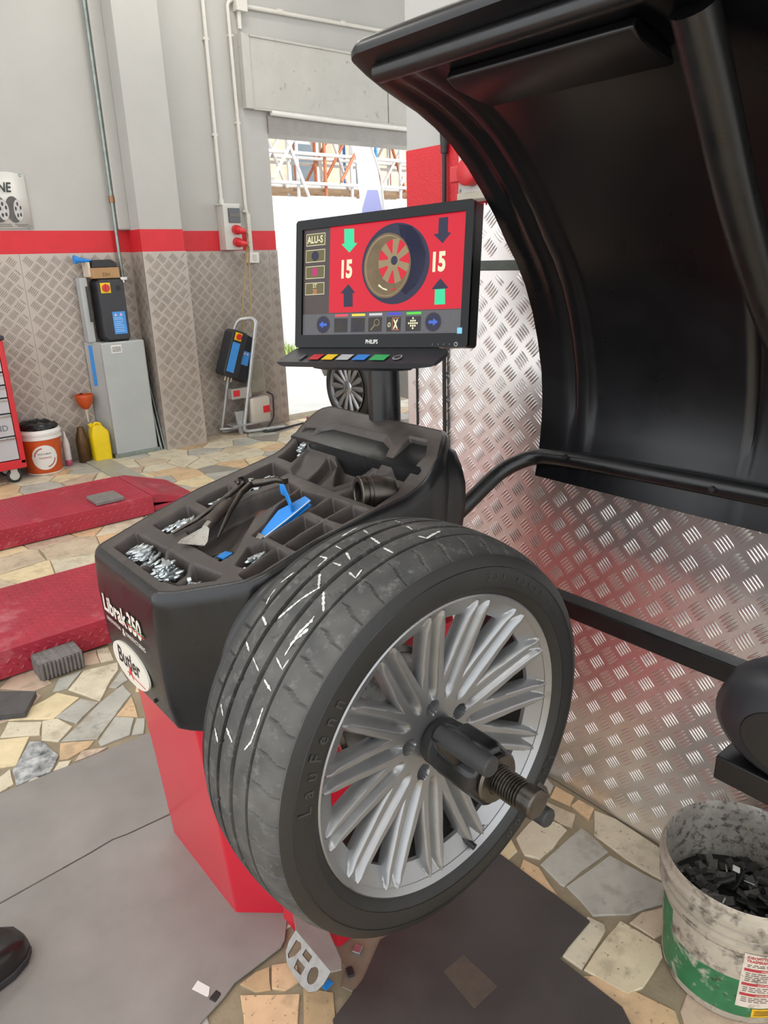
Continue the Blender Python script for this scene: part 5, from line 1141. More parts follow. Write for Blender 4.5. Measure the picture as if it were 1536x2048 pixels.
# ------------------------------------------------------------------ along the back wall
# tool trolley
tt = thing('tool_trolley', (0.2, 4.86, 0), 'red tool trolley with grey drawers against the back wall at the left edge', 'tool trolley')
TX0, TX1, TY0, TY1 = -0.20, 0.560, 4.72, 5.06
p = MB(); p.b2((TX0, TY0, 0.135), (TX0+0.03, TY1, 0.965)); build(p, 'side_panel', m_redpl, tt, bevel=0.006)
p = MB(); p.b2((TX1-0.035, TY0, 0.135), (TX1, TY1, 0.965)); build(p, 'side_panel', m_redpl, tt, bevel=0.006)
p = MB(); p.b2((TX0, TY0, 0.105), (TX1, TY1, 0.165)); build(p, 'base_frame', m_redpl, tt, bevel=0.006)
p = MB(); p.b2((TX0, TY0-0.01, 0.965), (TX1+0.01, TY1, 0.995)); build(p, 'top_tray', m_dark, tt, bevel=0.008)
p = MB(); p.b2((TX0+0.03, TY0+0.03, 0.16), (TX1-0.035, TY1, 0.965)); build(p, 'carcass', m_dark, tt)
m_dr = M('grey_drawer', '#b9b9bb', 0.35, 0.2, var=0.05, vs=6)
zz = 0.172
for h in (0.165, 0.155, 0.105, 0.085, 0.085, 0.085, 0.07):
    p = MB(); p.b2((TX0+0.034, TY0-0.002, zz), (TX1-0.040, TY0+0.03, zz+h-0.010)); dr = build(p, 'drawer', m_dr, tt, bevel=0.003)
    p = MB(); p.b2((TX0+0.036, TY0-0.010, zz+h-0.026), (TX1-0.042, TY0-0.002, zz+h-0.014)); build(p, 'pull_rail', m_steel, dr, bevel=0.002); zz += h
p = MB(); p.text('IND', (TX1-0.165, TY0-0.0025, 0.375), (1, 0, 0), (0, 0, 1), (0, -1, 0), 0.055, sx=0.95, bold=0.02); build(p, 'maker_lettering', M('faded_lettering', '#6d6f74', 0.5), tt)
for cx_, cy_ in ((TX1-0.08, TY0+0.06), (TX1-0.08, TY1-0.06), (TX0+0.08, TY0+0.06), (TX0+0.08, TY1-0.06)):
    p = MB(); p.b2((cx_-0.022, cy_-0.02, 0.055), (cx_+0.022, cy_-0.016, 0.108)); p.b2((cx_-0.022, cy_+0.016, 0.055), (cx_+0.022, cy_+0.02, 0.108)); p.b2((cx_-0.03, cy_-0.025, 0.102), (cx_+0.03, cy_+0.025, 0.108)); cf = build(p, 'caster_fork', m_grey_pl, tt)
    p = MB(); p.lathe([(0.012, -0.014), (0.034, -0.014), (0.046, -0.011), (0.050, -0.006), (0.050, 0.006), (0.046, 0.011), (0.034, 0.014), (0.012, 0.014)], (cx_, cy_, 0.050), 'Y', 28); build(p, 'caster_tyre', m_rubber, cf, smooth=True, angle=40)
    p = MB(); p.lathe([(0.003, -0.0155), (0.030, -0.0150), (0.033, -0.0135)], (cx_, cy_, 0.050), 'Y', 24); build(p, 'caster_hub', m_grey_pl, cf, smooth=True)
# orange bucket
ob = thing('orange_bucket', (0.737, 4.93, 0), 'orange plastic bucket with white rim and black bag beside the tool trolley', 'bucket')
oc = (0.722, 4.925, 0)
p = MB(); p.lathe([(0.115, 0.0), (0.119, 0.006), (0.138, 0.262)], oc, 'Z', 48); build(p, 'shell', m_orange_pl, ob, smooth=True, angle=50)
p = MB(); p.lathe([(0.138, 0.255), (0.146, 0.258), (0.146, 0.275), (0.140, 0.279), (0.141, 0.289), (0.148, 0.291), (0.148, 0.306), (0.143, 0.311), (0.141, 0.325), (0.133, 0.325), (0.131, 0.27)], oc, 'Z', 48, cap=False); build(p, 'white_rim', m_white, ob, smooth=True, angle=40)
p = MB(); p.lathe([(0.116, 0.0005), (0.1195, 0.004), (0.1205, 0.012), (0.117, 0.014)], oc, 'Z', 48, cap=False); build(p, 'base_ring', m_white, ob, smooth=True)
p = MB(); lo = []; br = random.Random(8)
for z, r in ((0.305, 0.125), (0.335, 0.136), (0.352, 0.118), (0.364, 0.075), (0.362, 0.02)):
    lo.append([V(oc[0]+r*cos(a)*br.uniform(0.9, 1.08), oc[1]+r*sin(a)*br.uniform(0.9, 1.08), z+br.uniform(-0.012, 0.018)) for a in np.linspace(0, 2*pi, 22, endpoint=False)])
p.loft(lo); build(p, 'black_bag', m_black_pl, ob, smooth=True, angle=60)
def on_cyl(mb, o, rfun, a0, txt=None, poly=None, z0=0, size=1, sx=1, bold=0):
    if txt: vs, fs = text_geo(txt, bold, 0.0, 'CENTER'); vs = [(x*size*sx, y*size) for x, y in vs]
    else: vs = poly; fs = [tuple(range(len(poly)))]
    P = []
    for x, y in vs:
        r = rfun(z0+y); a = a0+x/r; P.append(V(o[0]+r*cos(a), o[1]+r*sin(a), z0+y))
    mb.add(P, fs)
a_ = math.atan2(-5.56, -1.37)+0.10
def orf(k): return lambda z: 0.1192+(z-0.006)*(0.019/0.256)+k
def disc_on(o, rf, a0, z0, R, mat, name, parent, n=10):
    mb = MB()
    for i in range(-n, n):
        for j in range(1):
            x0, x1 = R*i/n, R*(i+1)/n; h0, h1 = math.sqrt(max(0, R*R-x0*x0)), math.sqrt(max(0, R*R-x1*x1))
            on_cyl(mb, o, rf, a0, poly=[(x0, -h0), (x1, -h1), (x1, h1), (x0, h0)], z0=z0)
    return build(mb, name, mat, parent, smooth=True)
lb = disc_on(oc, orf(0.0012), a_, 0.130, 0.090, m_white, 'round_label', ob)
m_lr = M('label_rust', '#a8452c', 0.6); m_lg = M('label_grey', '#6a6660', 0.6)
mb = MB(); on_cyl(mb, oc, orf(0.0018), a_, txt='PASTA MANI', z0=0.150, size=0.020, sx=0.8, bold=0.01); build(mb, 'label_lettering', m_lg, lb)
mb = MB(); on_cyl(mb, oc, orf(0.0018), a_, txt='SGRASSANTE', z0=0.122, size=0.018, sx=0.8, bold=0.01); build(mb, 'label_lettering', m_lr, lb)
mb = MB()
for s0, s1 in ((100, 170), (280, 350)):
    for k in range(12):
        t0, t1 = radians(s0+(s1-s0)*k/12), radians(s0+(s1-s0)*(k+1)/12)
        on_cyl(mb, oc, orf(0.0018), a_, poly=[(0.066*cos(t0), 0.066*sin(t0)), (0.074*cos(t0), 0.074*sin(t0)), (0.074*cos(t1), 0.074*sin(t1)), (0.066*cos(t1), 0.066*sin(t1))], z0=0.130)
build(mb, 'label_arcs', m_lr, lb)
# squeeze bottle
sb = thing('squeeze_bottle', (0.905, 4.97, 0), 'translucent squeeze bottle with pink base between the orange bucket and brown canister', 'bottle')
p = MB(); p.lathe([(0.022, 0.0), (0.026, 0.004), (0.026, 0.045), (0.022, 0.05)], (0.905, 4.97, 0), 'Z', 24); build(p, 'pink_base', M('pink_liquid', '#b0506a', 0.4), sb, smooth=True, angle=50)
p = MB(); p.lathe([(0.025, 0.045), (0.026, 0.16), (0.022, 0.19), (0.010, 0.225), (0.006, 0.26), (0.002, 0.262)], (0.905, 4.97, 0), 'Z', 24); build(p, 'bottle_body', M('cloudy_plastic', '#cbc6c2', 0.35, var=0.05, vs=20), sb, smooth=True, angle=50)
# brown canister
p = MB(); p.lathe([(0.040, 0.0), (0.044, 0.006), (0.045, 0.17), (0.040, 0.20), (0.026, 0.245), (0.022, 0.27), (0.0, 0.272)], (1.030, 4.985, 0), 'Z', 28); build(p, 'brown_canister', M('tarnished_brass', '#5d452c', 0.45, 0.6, var=0.3, vs=20), smooth=True, angle=50, label='tarnished brown metal canister standing beside the yellow jerrycan', cat='canister')
# yellow jerrycan with orange funnel above
jc = thing('jerrycan', (1.15, 4.965, 0), 'bright yellow plastic jerrycan on the floor beside the grey cabinet', 'jerrycan')
p = MB(); lo = []
for z, k, sx_ in ((0.0, 0.92, 0), (0.010, 1.0, 0), (0.20, 1.0, 0), (0.225, 0.95, 0.0), (0.262, 0.62, -0.012), (0.276, 0.52, -0.014)):
    lo.append([V(1.150+sx_+a*k, 4.955+b*(0.9+0.1*k), z) for a, b in rrect(0.132, 0.105, 0.022, 4)])
p.loft(lo); build(p, 'can_body', m_yellow, jc, smooth=True, angle=40)
p = MB(); p.tube(arc_path([(1.178, 4.955, 0.235), (1.172, 4.955, 0.282), (1.130, 4.955, 0.290), (1.122, 4.955, 0.268)], 0.02, 4), 0.009, 10); build(p, 'can_handle', m_yellow, jc, smooth=True)
p = MB(); p.cyl((1.110, 4.955, 0.25), (1.095, 4.955, 0.288), 0.016, 18); build(p, 'can_cap', m_yellow, jc, smooth=True, angle=40)
fn = thing('funnel', (1.115, 5.03, 0.29), 'orange plastic funnel hung on the wall above the yellow jerrycan', 'funnel')
p = MB(); p.lathe([(0.064, 0.500), (0.066, 0.495), (0.062, 0.470), (0.052, 0.430), (0.026, 0.395), (0.014, 0.388)], (1.110, 5.028, 0), 'Z', 28, cap=False); build(p, 'bowl', m_orange_pl, fn, smooth=True, angle=50, solid=0.003)
p = MB(); p.lathe([(0.014, 0.390), (0.010, 0.375), (0.007, 0.290), (0.005, 0.290)], (1.112, 5.028, 0), 'Z', 16, cap=False); build(p, 'spout', M('pale_spout', '#c4bcae', 0.5), fn, smooth=True)
p = MB(); p.tube([(1.110, 5.092, 0.485), (1.110, 5.098, 0.487)], 0.02, 10); build(p, 'wall_hook', m_steel, fn)
# grey control cabinet
gc = thing('control_cabinet', (1.39, 4.97, 0), 'tall grey steel cabinet standing against the back wall pilaster', 'cabinet')
GX0, GX1, GY = 1.225, 1.585, 4.915
p = MB(); p.b2((GX0+0.03, GY, 0.0), (GX1, 5.085, 0.87)); build(p, 'cabinet_body', m_cab, gc, bevel=0.012, seg=3)
p = MB(); p.loft([[V(GX0-0.035, 5.085, z), V(GX0+0.04, GY+0.012, z), V(GX0+0.06, 5.085, z)] for z in (0.0, 0.873)]); build(p, 'side_flank', m_cab, gc)
p = MB(); p.b2((GX0+0.01, GY-0.012, 0.0), (GX1+0.01, 5.08, 0.03)); build(p, 'base_plate', m_galv, gc, bevel=0.002)
p = MB(); p.prism([(0, 0), (0.035, 0), (0.035, 0.30), (0, 0.30)], V(GX0-0.018, 5.048, 0.55), V(0.5, -0.87, 0).normalized(), (0, 0, 1), V(-0.87, -0.5, 0).normalized(), -0.004, 0.003); build(p, 'blue_strip', m_blue_lbl, gc)
p = MB(); p.b2((1.325, GY-0.002, 0.790), (1.405, GY+0.001, 0.848)); wl_ = build(p, 'data_label', m_white, gc)
for z in (0.800, 0.810, 0.820, 0.830):
    p = MB(); p.b2((1.332, GY-0.0026, z), (1.398, GY-0.002, z+0.004)); build(p, 'print_line', m_ink, wl_)
p = MB(); p.b2((1.20, 5.00, 0.873), (1.255, 5.09, 1.33)); build(p, 'grey_channel', m_cab, gc, bevel=0.006)
p = MB(); p.b2((1.235, 4.985, 1.02), (1.247, 5.0, 1.27)); build(p, 'channel_slot', m_dark, gc)
cb = thing('control_box', (1.38, 4.97, 0.875), 'charcoal control box with red switch standing on the grey cabinet', 'control box')
p = MB(); p.loft([[V(1.395+a*k, y, 1.095+b*k) for a, b in [( -0.10, 0.20), (-0.075, 0.225), (0.08, 0.225), (0.10, 0.205), (0.10, -0.20), (0.085, -0.222), (-0.07, -0.222), (-0.10, -0.195)]] for y, k in ((5.085, 1.0), (4.945, 1.0), (4.925, 0.94))]); build(p, 'box_housing', m_dark, cb, bevel=0.004)
def switch(par, c, u, w, n, s=1.0, nm='red_switch'):
    p = MB(); p.prism([(-0.036*s, -0.036*s), (0.036*s, -0.036*s), (0.036*s, 0.036*s), (-0.036*s, 0.036*s)], c, u, w, n, 0, 0.006); pl_ = build(p, 'switch_plate', m_yellow, par, bevel=0.001)
    p = MB(); p.prism(ell(0, 0, 0.027*s, 0.027*s, 24), c, u, w, n, 0.006, 0.020); build(p, nm, m_redpl, pl_, bevel=0.002)
    p = MB(); p.prism([(-0.006*s, -0.026*s), (0.006*s, -0.026*s), (0.006*s, 0.026*s), (-0.006*s, 0.026*s)], c, u, w, n, 0.020, 0.030); build(p, 'switch_grip', m_redpl, pl_, bevel=0.001)
switch(cb, V(1.352, 4.925, 1.255), V(1, 0, 0), V(0, 0, 1), V(0, -1, 0))
p = MB(); p.b2((1.435, 4.921, 1.235), (1.460, 4.926, 1.270)); build(p, 'dark_window', m_ink, cb)
p = MB(); p.b2((1.375, 4.922, 0.925), (1.470, 4.926, 1.085)); bl2 = build(p, 'blue_label', m_blue_lbl, cb)
for z in (1.040, 1.028, 1.012, 0.998, 0.985, 0.970, 0.955, 0.942):
    p = MB(); p.b2((1.382, 4.9212, z), (1.382+wr_.uniform(0.055, 0.08), 4.922, z+0.004)); build(p, 'print_line', M('label_pale_print', '#a8c8e8', 0.5), bl2)
for x in (1.398, 1.438):
    p = MB(); p.prism([(-0.012, -0.010), (0.012, -0.010), (0, 0.012)], V(x, 4.9218, 1.065), (1, 0, 0), (0, 0, 1), (0, -1, 0), 0, 0.0006); build(p, 'warning_triangle', M('warn_pink', '#e0b8b4', 0.5), bl2)
# cardboard box on top
cbx = thing('cardboard_box', (1.34, 5.0, 1.325), 'small open cardboard box with black parts on top of the control box', 'box')
p = MB(); p.b2((1.275, 4.935, 1.322), (1.475, 5.075, 1.395)); build(p, 'carton', M('brown_card', '#a5825a', 0.8, var=0.1, vs=12), cbx, bevel=0.002)
p = MB(); p.b2((1.258, 4.95, 1.333), (1.275, 5.07, 1.435)); build(p, 'white_flap', M('printed_card', '#c9bda8', 0.7, var=0.15, vs=40), cbx, bevel=0.002)
p = MB(); p.loft([[V(1.285+a, y, 1.396+b) for a, b in ((0, 0), (0.185, 0), (0.175, 0.035), (0.14, 0.055), (0.01, 0.052))] for y in (4.94, 5.06)]); build(p, 'black_parts', m_rubber, cbx, bevel=0.006)
p = MB(); p.text('ZSH', (1.345, 4.934, 1.338), (1, 0, 0), (0, 0, 1), (0, -1, 0), 0.032); build(p, 'carton_lettering', M('card_print', '#5f4a34', 0.7), cbx)
bf = thing('blue_funnel', (1.2, 5.0, 1.43), 'blue plastic funnel lying on the cardboard box', 'funnel')
p = MB(); p.tube([(1.185, 5.0, 1.455), (1.188, 5.0, 1.455), (1.225, 5.0, 1.450), (1.30, 5.0, 1.443), (1.36, 5.0, 1.436)], [0.030, 0.032, 0.018, 0.010, 0.006], 18); build(p, 'cone', m_blue, bf, smooth=True, angle=50)
# leaning rods
for x0, x1, r, lbl in ((1.597, 1.632, 0.011, 'thick grey metal rod leaning in the corner between cabinet and pilaster'), (1.624, 1.654, 0.006, 'thin grey metal rod leaning in the corner between cabinet and pilaster')):
    p = MB(); p.tube([(x1-0.02, 4.90+0.02*(r > 0.01), 0.0), (x0+0.0, 5.06, 0.62)], r, 10); build(p, 'metal_rod', m_galv, smooth=True, label=lbl, cat='rod')
# poster
po = thing('banner', (0.5, YB, 1.66), 'white vinyl banner with two printed car wheels on the back wall', 'banner')
p = MB(); n = 12; A = []; B = []
for k in range(n+1):
    x = -0.15+1.13*k/n; A.append(V(x-0.004, YB-0.006-0.004*sin(x*9), 1.664)); B.append(V(x-0.012 if k == n else x, YB-0.006-0.006*sin(x*7+1), 2.020-(0.015 if k == n else 0)))
p.loft([A, B], cap=False, closed=False); m_ban = M('white_vinyl', '#cfcdc6', 0.4, var=0.05, vs=5); build(p, 'vinyl_sheet', m_ban, po, smooth=True, solid=0.001)
yb = YB-0.0150
p = MB(); p.text('ONE', (0.728, yb, 1.895), (1, 0, 0), (0, 0, 1), (0, -1, 0), 0.085, sx=0.80, bold=0.02, shear=0.15); build(p, 'banner_lettering', M('banner_ink', '#2f322c', 0.6), po)
for cx_, rx, ry, sp in ((0.885, 0.050, 0.084, 1), (0.79, 0.060, 0.082, 0)):
    p = MB(); p.prism(ell(cx_-0.018, 1.785, rx, ry, 32), (0, yb, 0), (1, 0, 0), (0, 0, 1), (0, -1, 0), -0.0005, 0.0003); wt = build(p, 'printed_tyre', M('print_grey', '#53514f', 0.6, var=0.25, vs=20), po)
    p = MB(); p.prism(ell(cx_+0.012, 1.782, rx*0.58, ry*0.80, 28), (0, yb-0.0006, 0), (1, 0, 0), (0, 0, 1), (0, -1, 0), -0.0003, 0.0003); build(p, 'printed_rim', M('print_silver', '#b4b1ae', 0.6, var=0.2, vs=60), wt)
    for k in range(5):
        a = 2*pi*k/5+0.4; p = MB(); p.prism(ell(cx_+0.012+rx*0.33*cos(a), 1.782+ry*0.46*sin(a), rx*0.12, ry*0.16, 10), (0, yb-0.0010, 0), (1, 0, 0), (0, 0, 1), (0, -1, 0), -0.0002, 0.0003); build(p, 'printed_gap', m_dark, wt)
p = MB()
for x0, x1, z in ((0.86, 0.945, 1.688), (0.872, 0.935, 1.678), (0.76, 0.835, 1.690), (0.75, 0.84, 1.678)): p.b2((x0, yb-0.0006, z), (x1, yb, z+0.004))
build(p, 'caption_print', m_lg, po)
for x, z in ((0.945, 2.000), (0.955, 1.672)):
    p = MB(); p.lathe([(0.004, -0.012), (0.010, -0.013), (0.011, -0.011)], (x, YB, z), 'Y', 16, cap=False); build(p, 'eyelet', m_galv, po)
# galvanised pipe down the wall
gp = thing('wall_pipe', (1.535, 5.06, 1.30), 'thin galvanised pipe running down the back wall beside the pilaster', 'pipe')
p = MB(); p.cyl((1.538, 5.055, 1.30), (1.538, 5.055, 4.3), 0.0125, 14); build(p, 'pipe_run', m_galv, gp, smooth=True)
p = MB(); p.cyl((1.538, 5.055, 1.84), (1.538, 5.055, 1.885), 0.020, 14); build(p, 'brass_coupling', M('old_brass', '#8f6a4a', 0.4, 0.7), gp, smooth=True, angle=40)
p = MB(); p.cyl((1.538, 5.055, 1.285), (1.538, 5.055, 1.325), 0.022, 14); p.box((1.538, 5.04, 1.315), (0.05, 0.02, 0.02)); build(p, 'stop_valve', m_steel, gp, smooth=True, angle=40)
# socket column with red plugs, conduits and cables
sc_ = thing('socket_panel', (2.47, 5.04, 1.5), 'tall white socket panel with two red industrial plugs on the back wall', 'socket panel')
p = MB(); p.b2((2.395, 4.985, 1.50), (2.545, YB, 1.845)); build(p, 'panel_box', m_grey_pl, sc_, bevel=0.006)
p = MB(); p.b2((2.385, 4.99, 1.835), (2.555, YB, 1.850)); build(p, 'panel_top', m_grey_pl, sc_, bevel=0.004)
p = MB(); p.b2((2.435, 4.975, 1.705), (2.540, 4.987, 1.815)); w_ = build(p, 'breaker_window', M('smoked_window', '#46484a', 0.2), sc_, bevel=0.003)
p = MB(); p.b2((2.445, 4.972, 1.752), (2.530, 4.976, 1.775)); build(p, 'breaker_row', m_lg, w_)
for z in (1.655, 1.560):
    p = MB(); p.tube([(2.490, 4.985, z), (2.492, 4.945, z-0.006)], 0.036, 22); sk1 = build(p, 'red_socket', m_redpl, sc_, smooth=True, angle=40)
    p = MB(); p.tube([(2.492, 4.947, z-0.006), (2.500, 4.905, z-0.014), (2.53, 4.885, z-0.018)], [0.030, 0.024, 0.016], 18); build(p, 'plug', m_redpl, sc_, smooth=True, angle=40)
for i, (x1, lbl) in enumerate(((2.475, 'yellowish cable hanging from the upper red plug to the trolley'), (2.560, 'yellowish cable hanging from the lower red plug to the trolley'))):
    p = MB(); z0 = (1.637, 1.542)[i]; p.tube(arc_path([(2.53, 4.885, z0), (2.565, 4.92, z0-0.02), (2.545+0.03*i, 4.96, 1.40), (x1, 4.97, 1.0), (x1-0.01, 4.955, 0.86)], 0.05, 5), 0.0065, 8); build(p, 'hanging_cable', M('yellowish_cable', '#a08a5c', 0.5), smooth=True, label=lbl, cat='cable')
cd1 = thing('conduit', (2.43, 5.08, 1.85), 'white painted conduit rising from the socket panel up the wall', 'conduit')
p = MB(); p.cyl((2.435, 5.075, 1.85), (2.435, 5.075, 4.3), 0.014, 12); build(p, 'conduit_run', m_pipe_w, cd1, smooth=True)
p = MB(); p.cyl((2.435, 5.075, 1.845), (2.435, 5.075, 1.885), 0.020, 14); build(p, 'conduit_gland', m_pipe_w, cd1, smooth=True, angle=40)
for z in (2.35, 3.0):
    p = MB(); p.box((2.435, 5.085, z), (0.045, 0.03, 0.02)); build(p, 'pipe_clip', m_pipe_w, cd1, bevel=0.002)
cd2 = thing('conduit', (2.66, 5.08, 1.45), 'white painted conduit rising from the switch box beside the doorway', 'conduit')
p = MB(); p.tube(arc_path([(2.665, 5.075, 1.46), (2.665, 5.075, 1.78), (2.652, 5.075, 1.80), (2.640, 5.075, 3.20), (2.64, 5.075, 3.26), (2.72, 5.075, 3.31)], 0.05, 5), 0.013, 12); build(p, 'conduit_run', m_pipe_w, cd2, smooth=True)
p = MB(); p.b2((2.648, 5.06, 1.462), (2.682, YB, 1.78)); build(p, 'conduit_sleeve', m_pipe_w, cd2, bevel=0.004)
for z in (1.80, 2.45, 3.05):
    p = MB(); p.box((2.648, 5.085, z), (0.04, 0.03, 0.018)); build(p, 'pipe_clip', m_pipe_w, cd2, bevel=0.002)
sw = thing('switch_box', (2.665, 5.07, 1.40), 'small white switch box on the tread plate beside the doorway', 'switch')
p = MB(); p.b2((2.620, 5.045, 1.395), (2.725, YB, 1.480)); build(p, 'switch_case', m_white, sw, bevel=0.006)
p = MB(); p.b2((2.665, 5.040, 1.415), (2.700, 5.046, 1.462)); build(p, 'rocker', m_grey_pl, sw, bevel=0.002)
jb = thing('junction_box', (2.73, 5.06, 3.2), 'white junction box with conduits above the shutter casing', 'junction box')
p = MB(); p.b2((2.695, 5.03, 3.215), (2.790, YB, 3.36)); build(p, 'box_body', m_pipe_w, jb, bevel=0.005)
p = MB(); p.cyl((2.73, 5.07, 3.10), (2.73, 5.07, 3.22), 0.016, 12); build(p, 'down_conduit', m_pipe_w, jb, smooth=True)
p = MB(); p.tube([(2.79, 5.075, 3.262), (4.05, 5.075, 3.290), (5.6, 5.075, 3.32)], 0.016, 12); build(p, 'cross_conduit', m_pipe_w, jb, smooth=True)
for x in (3.08, 3.70):
    p = MB(); p.cyl((x, 5.075, 3.268+(x-2.79)*0.022), (x+0.05, 5.075, 3.269+(x-2.74)*0.022), 0.019, 12); build(p, 'coupler', m_pipe_w, jb, smooth=True, angle=40)
# roller shutter casing
rc = thing('shutter_casing', (4.4, 5.06, 2.53), 'scuffed white roller shutter casing above the doorway', 'shutter casing')
m_case = M('scuffed_white_paint', '#b3b1aa', 0.7, var=0.05, vs=5); speckle(m_case, '#7d6f62', 16, 0.62, 0.74, 0.6)
p = MB(); p.b2((2.715, 5.035, 2.555), (2.785, YB, 3.075)); build(p, 'end_board', m_case, rc, bevel=0.004)
p = MB(); p.b2((2.787, 5.045, 2.565), (4.185, 5.07, 3.055)); build(p, 'front_board', m_case, rc, bevel=0.003)
p = MB(); p.b2((4.195, 5.045, 2.565), (6.2, 5.07, 3.055)); build(p, 'front_board', m_case, rc, bevel=0.003)
p = MB(); p.b2((2.787, 5.035, 3.055), (6.2, YB, 3.075)); build(p, 'top_board', m_case, rc, bevel=0.003)
p = MB(); p.b2((2.787, 5.045, 2.553), (6.2, YB, 2.565)); build(p, 'soffit_board', m_case, rc)
p = MB(); p.tube([(2.95, 5.06, 2.545), (3.6, 5.06, 2.535), (4.6, 5.06, 2.535), (6.2, 5.06, 2.54)], 0.022, 12); build(p, 'shutter_roll_edge', m_white, rc, smooth=True)

# two-wheeled hydraulic unit beside the doorway
cu2 = thing('power_unit_cart', (2.45, 4.9, 0), 'tubular grey cart carrying a charcoal and blue control box by the doorway', 'cart')
m_tube = M('grey_tube', '#b5b7b6', 0.35, 0.6, var=0.1, vs=20)
p = MB(); p.tube(arc_path([(2.72, 4.84, 0.02), (2.36, 4.92, 0.02), (2.545, 4.88, 0.93), (2.52, 4.90, 0.965), (2.41, 4.93, 0.955), (2.385, 4.95, 0.90)], 0.05, 6), 0.016, 12); build(p, 'frame_tube', m_tube, cu2, smooth=True)
p = MB(); p.tube(arc_path([(2.385, 4.95, 0.91), (2.20, 5.02, 0.03), (2.45, 5.06, 0.02)], 0.05, 6), 0.014, 12); build(p, 'frame_tube', m_tube, cu2, smooth=True)
p = MB(); p.tube([(2.19, 5.02, 0.055), (2.37, 4.94, 0.055)], 0.010, 10); build(p, 'cross_tube', m_tube, cu2, smooth=True)
ux = V(0.86, 0.10, 0.0).normalized(); uz = V(0.36, 0.0, 0.93).normalized(); un = ux.cross(uz)*-1
un = V(0.10, -0.99, -0.04).normalized(); ux = uz.cross(un).normalized()*-1
if ux.x < 0: ux = -ux
un = (uz.cross(ux)).normalized()
if un.y > 0: un = -un
bo = V(2.275, 4.90, 0.50)
p = MB(); p.prism([(-0.095, 0.02), (-0.075, 0.0), (0.03, 0.0), (0.05, 0.02), (0.05, 0.36), (0.03, 0.385), (-0.075, 0.385), (-0.095, 0.36)], bo, ux, uz, un, -0.10, 0.03); bxo = build(p, 'box_front', m_dark, cu2, bevel=0.006)
p = MB(); p.prism([(0.05, 0.0), (0.165, -0.01), (0.165, 0.37), (0.05, 0.38)], bo, ux, uz, un, -0.12, -0.005); build(p, 'box_side', M('charcoal_side', '#202126', 0.5), cu2, bevel=0.004)
p = MB(); p.prism([(-0.078, 0.04), (-0.005, 0.04), (-0.005, 0.285), (-0.078, 0.285)], bo, ux, uz, un, 0.030, 0.0315); build(p, 'blue_label', m_blue_lbl, cu2)
p = MB(); p.prism([(0.062, 0.13), (0.140, 0.13), (0.140, 0.245), (0.062, 0.245)], bo, ux, uz, un, -0.005, -0.0035); bl3 = build(p, 'blue_label', m_blue_lbl, cu2)
for a in (0.085, 0.115):
    p = MB(); p.prism(ell(a, 0.225, 0.009, 0.009, 12), bo, ux, uz, un, -0.0035, -0.003); build(p, 'warning_mark', M('warn_pink', '#e0b8b4', 0.5), bl3)
switch(cu2, bo+ux*(-0.04)+uz*0.335+un*0.030, ux, uz, un, 0.9)
for a in (-0.03, 0.0, 0.03):
    p = MB(); p.cyl(bo+ux*a+un*(-0.03), bo+ux*a+un*(-0.03)-uz*0.035, 0.010, 12); build(p, 'cable_gland', M('nickel_gland', '#a59a86', 0.4, 0.6), cu2, smooth=True, angle=40)
p = MB(); p.b2((2.47, 4.93, 0.33), (2.62, 5.04, 0.62)); build(p, 'motor_block', M('motor_grey', '#8c8a7c', 0.5, 0.3, var=0.15, vs=20), cu2, bevel=0.02, seg=3)
p = MB(); p.b2((2.27, 4.90, 0.31), (2.46, 4.98, 0.40)); build(p, 'valve_block', M('valve_alloy', '#b4b2ac', 0.4, 0.5, var=0.1, vs=20), cu2, bevel=0.006)
p = MB(); p.b2((2.285, 4.897, 0.335), (2.345, 4.901, 0.385)); build(p, 'red_label', m_redpl, cu2)
p = MB(); p.loft([[V(2.53+a*k, 4.95+b*k, z) for a, b in rrect(0.19, 0.15, 0.03, 4)] for z, k in ((0.09, 0.94), (0.10, 1.0), (0.28, 1.0), (0.30, 0.93))]); tk = build(p, 'oil_tank', M('cloudy_tank', '#b9b2a6', 0.45, var=0.06, vs=10), cu2, smooth=True, angle=40)
p = MB(); p.b2((2.545, 4.872, 0.165), (2.610, 4.876, 0.225)); build(p, 'tank_label', m_redpl, tk)
p = MB(); p.loft([[V(2.30, 4.93, 0.20), V(2.39, 4.93, 0.20), V(2.36, 4.93, 0.0), V(2.33, 4.93, 0.0)], [V(2.30, 4.95, 0.20), V(2.39, 4.95, 0.20), V(2.36, 4.95, 0.0), V(2.33, 4.95, 0.0)]]); build(p, 'support_leg', m_tube, cu2, bevel=0.002)
p = MB(); p.tube(arc_path([(2.63, 4.94, 0.33), (2.68, 4.92, 0.30), (2.66, 4.90, 0.10), (2.55, 4.87, 0.012), (2.50, 4.84, 0.010), (2.56, 4.80, 0.010), (2.95, 4.88, 0.010)], 0.05, 6), 0.008, 8); build(p, 'black_hose', m_rubber, cu2, smooth=True)
p = MB(); p.b2((2.26, 4.895, 0.075), (2.62, 5.03, 0.090)); build(p, 'carry_plate', m_tube, cu2, bevel=0.002)

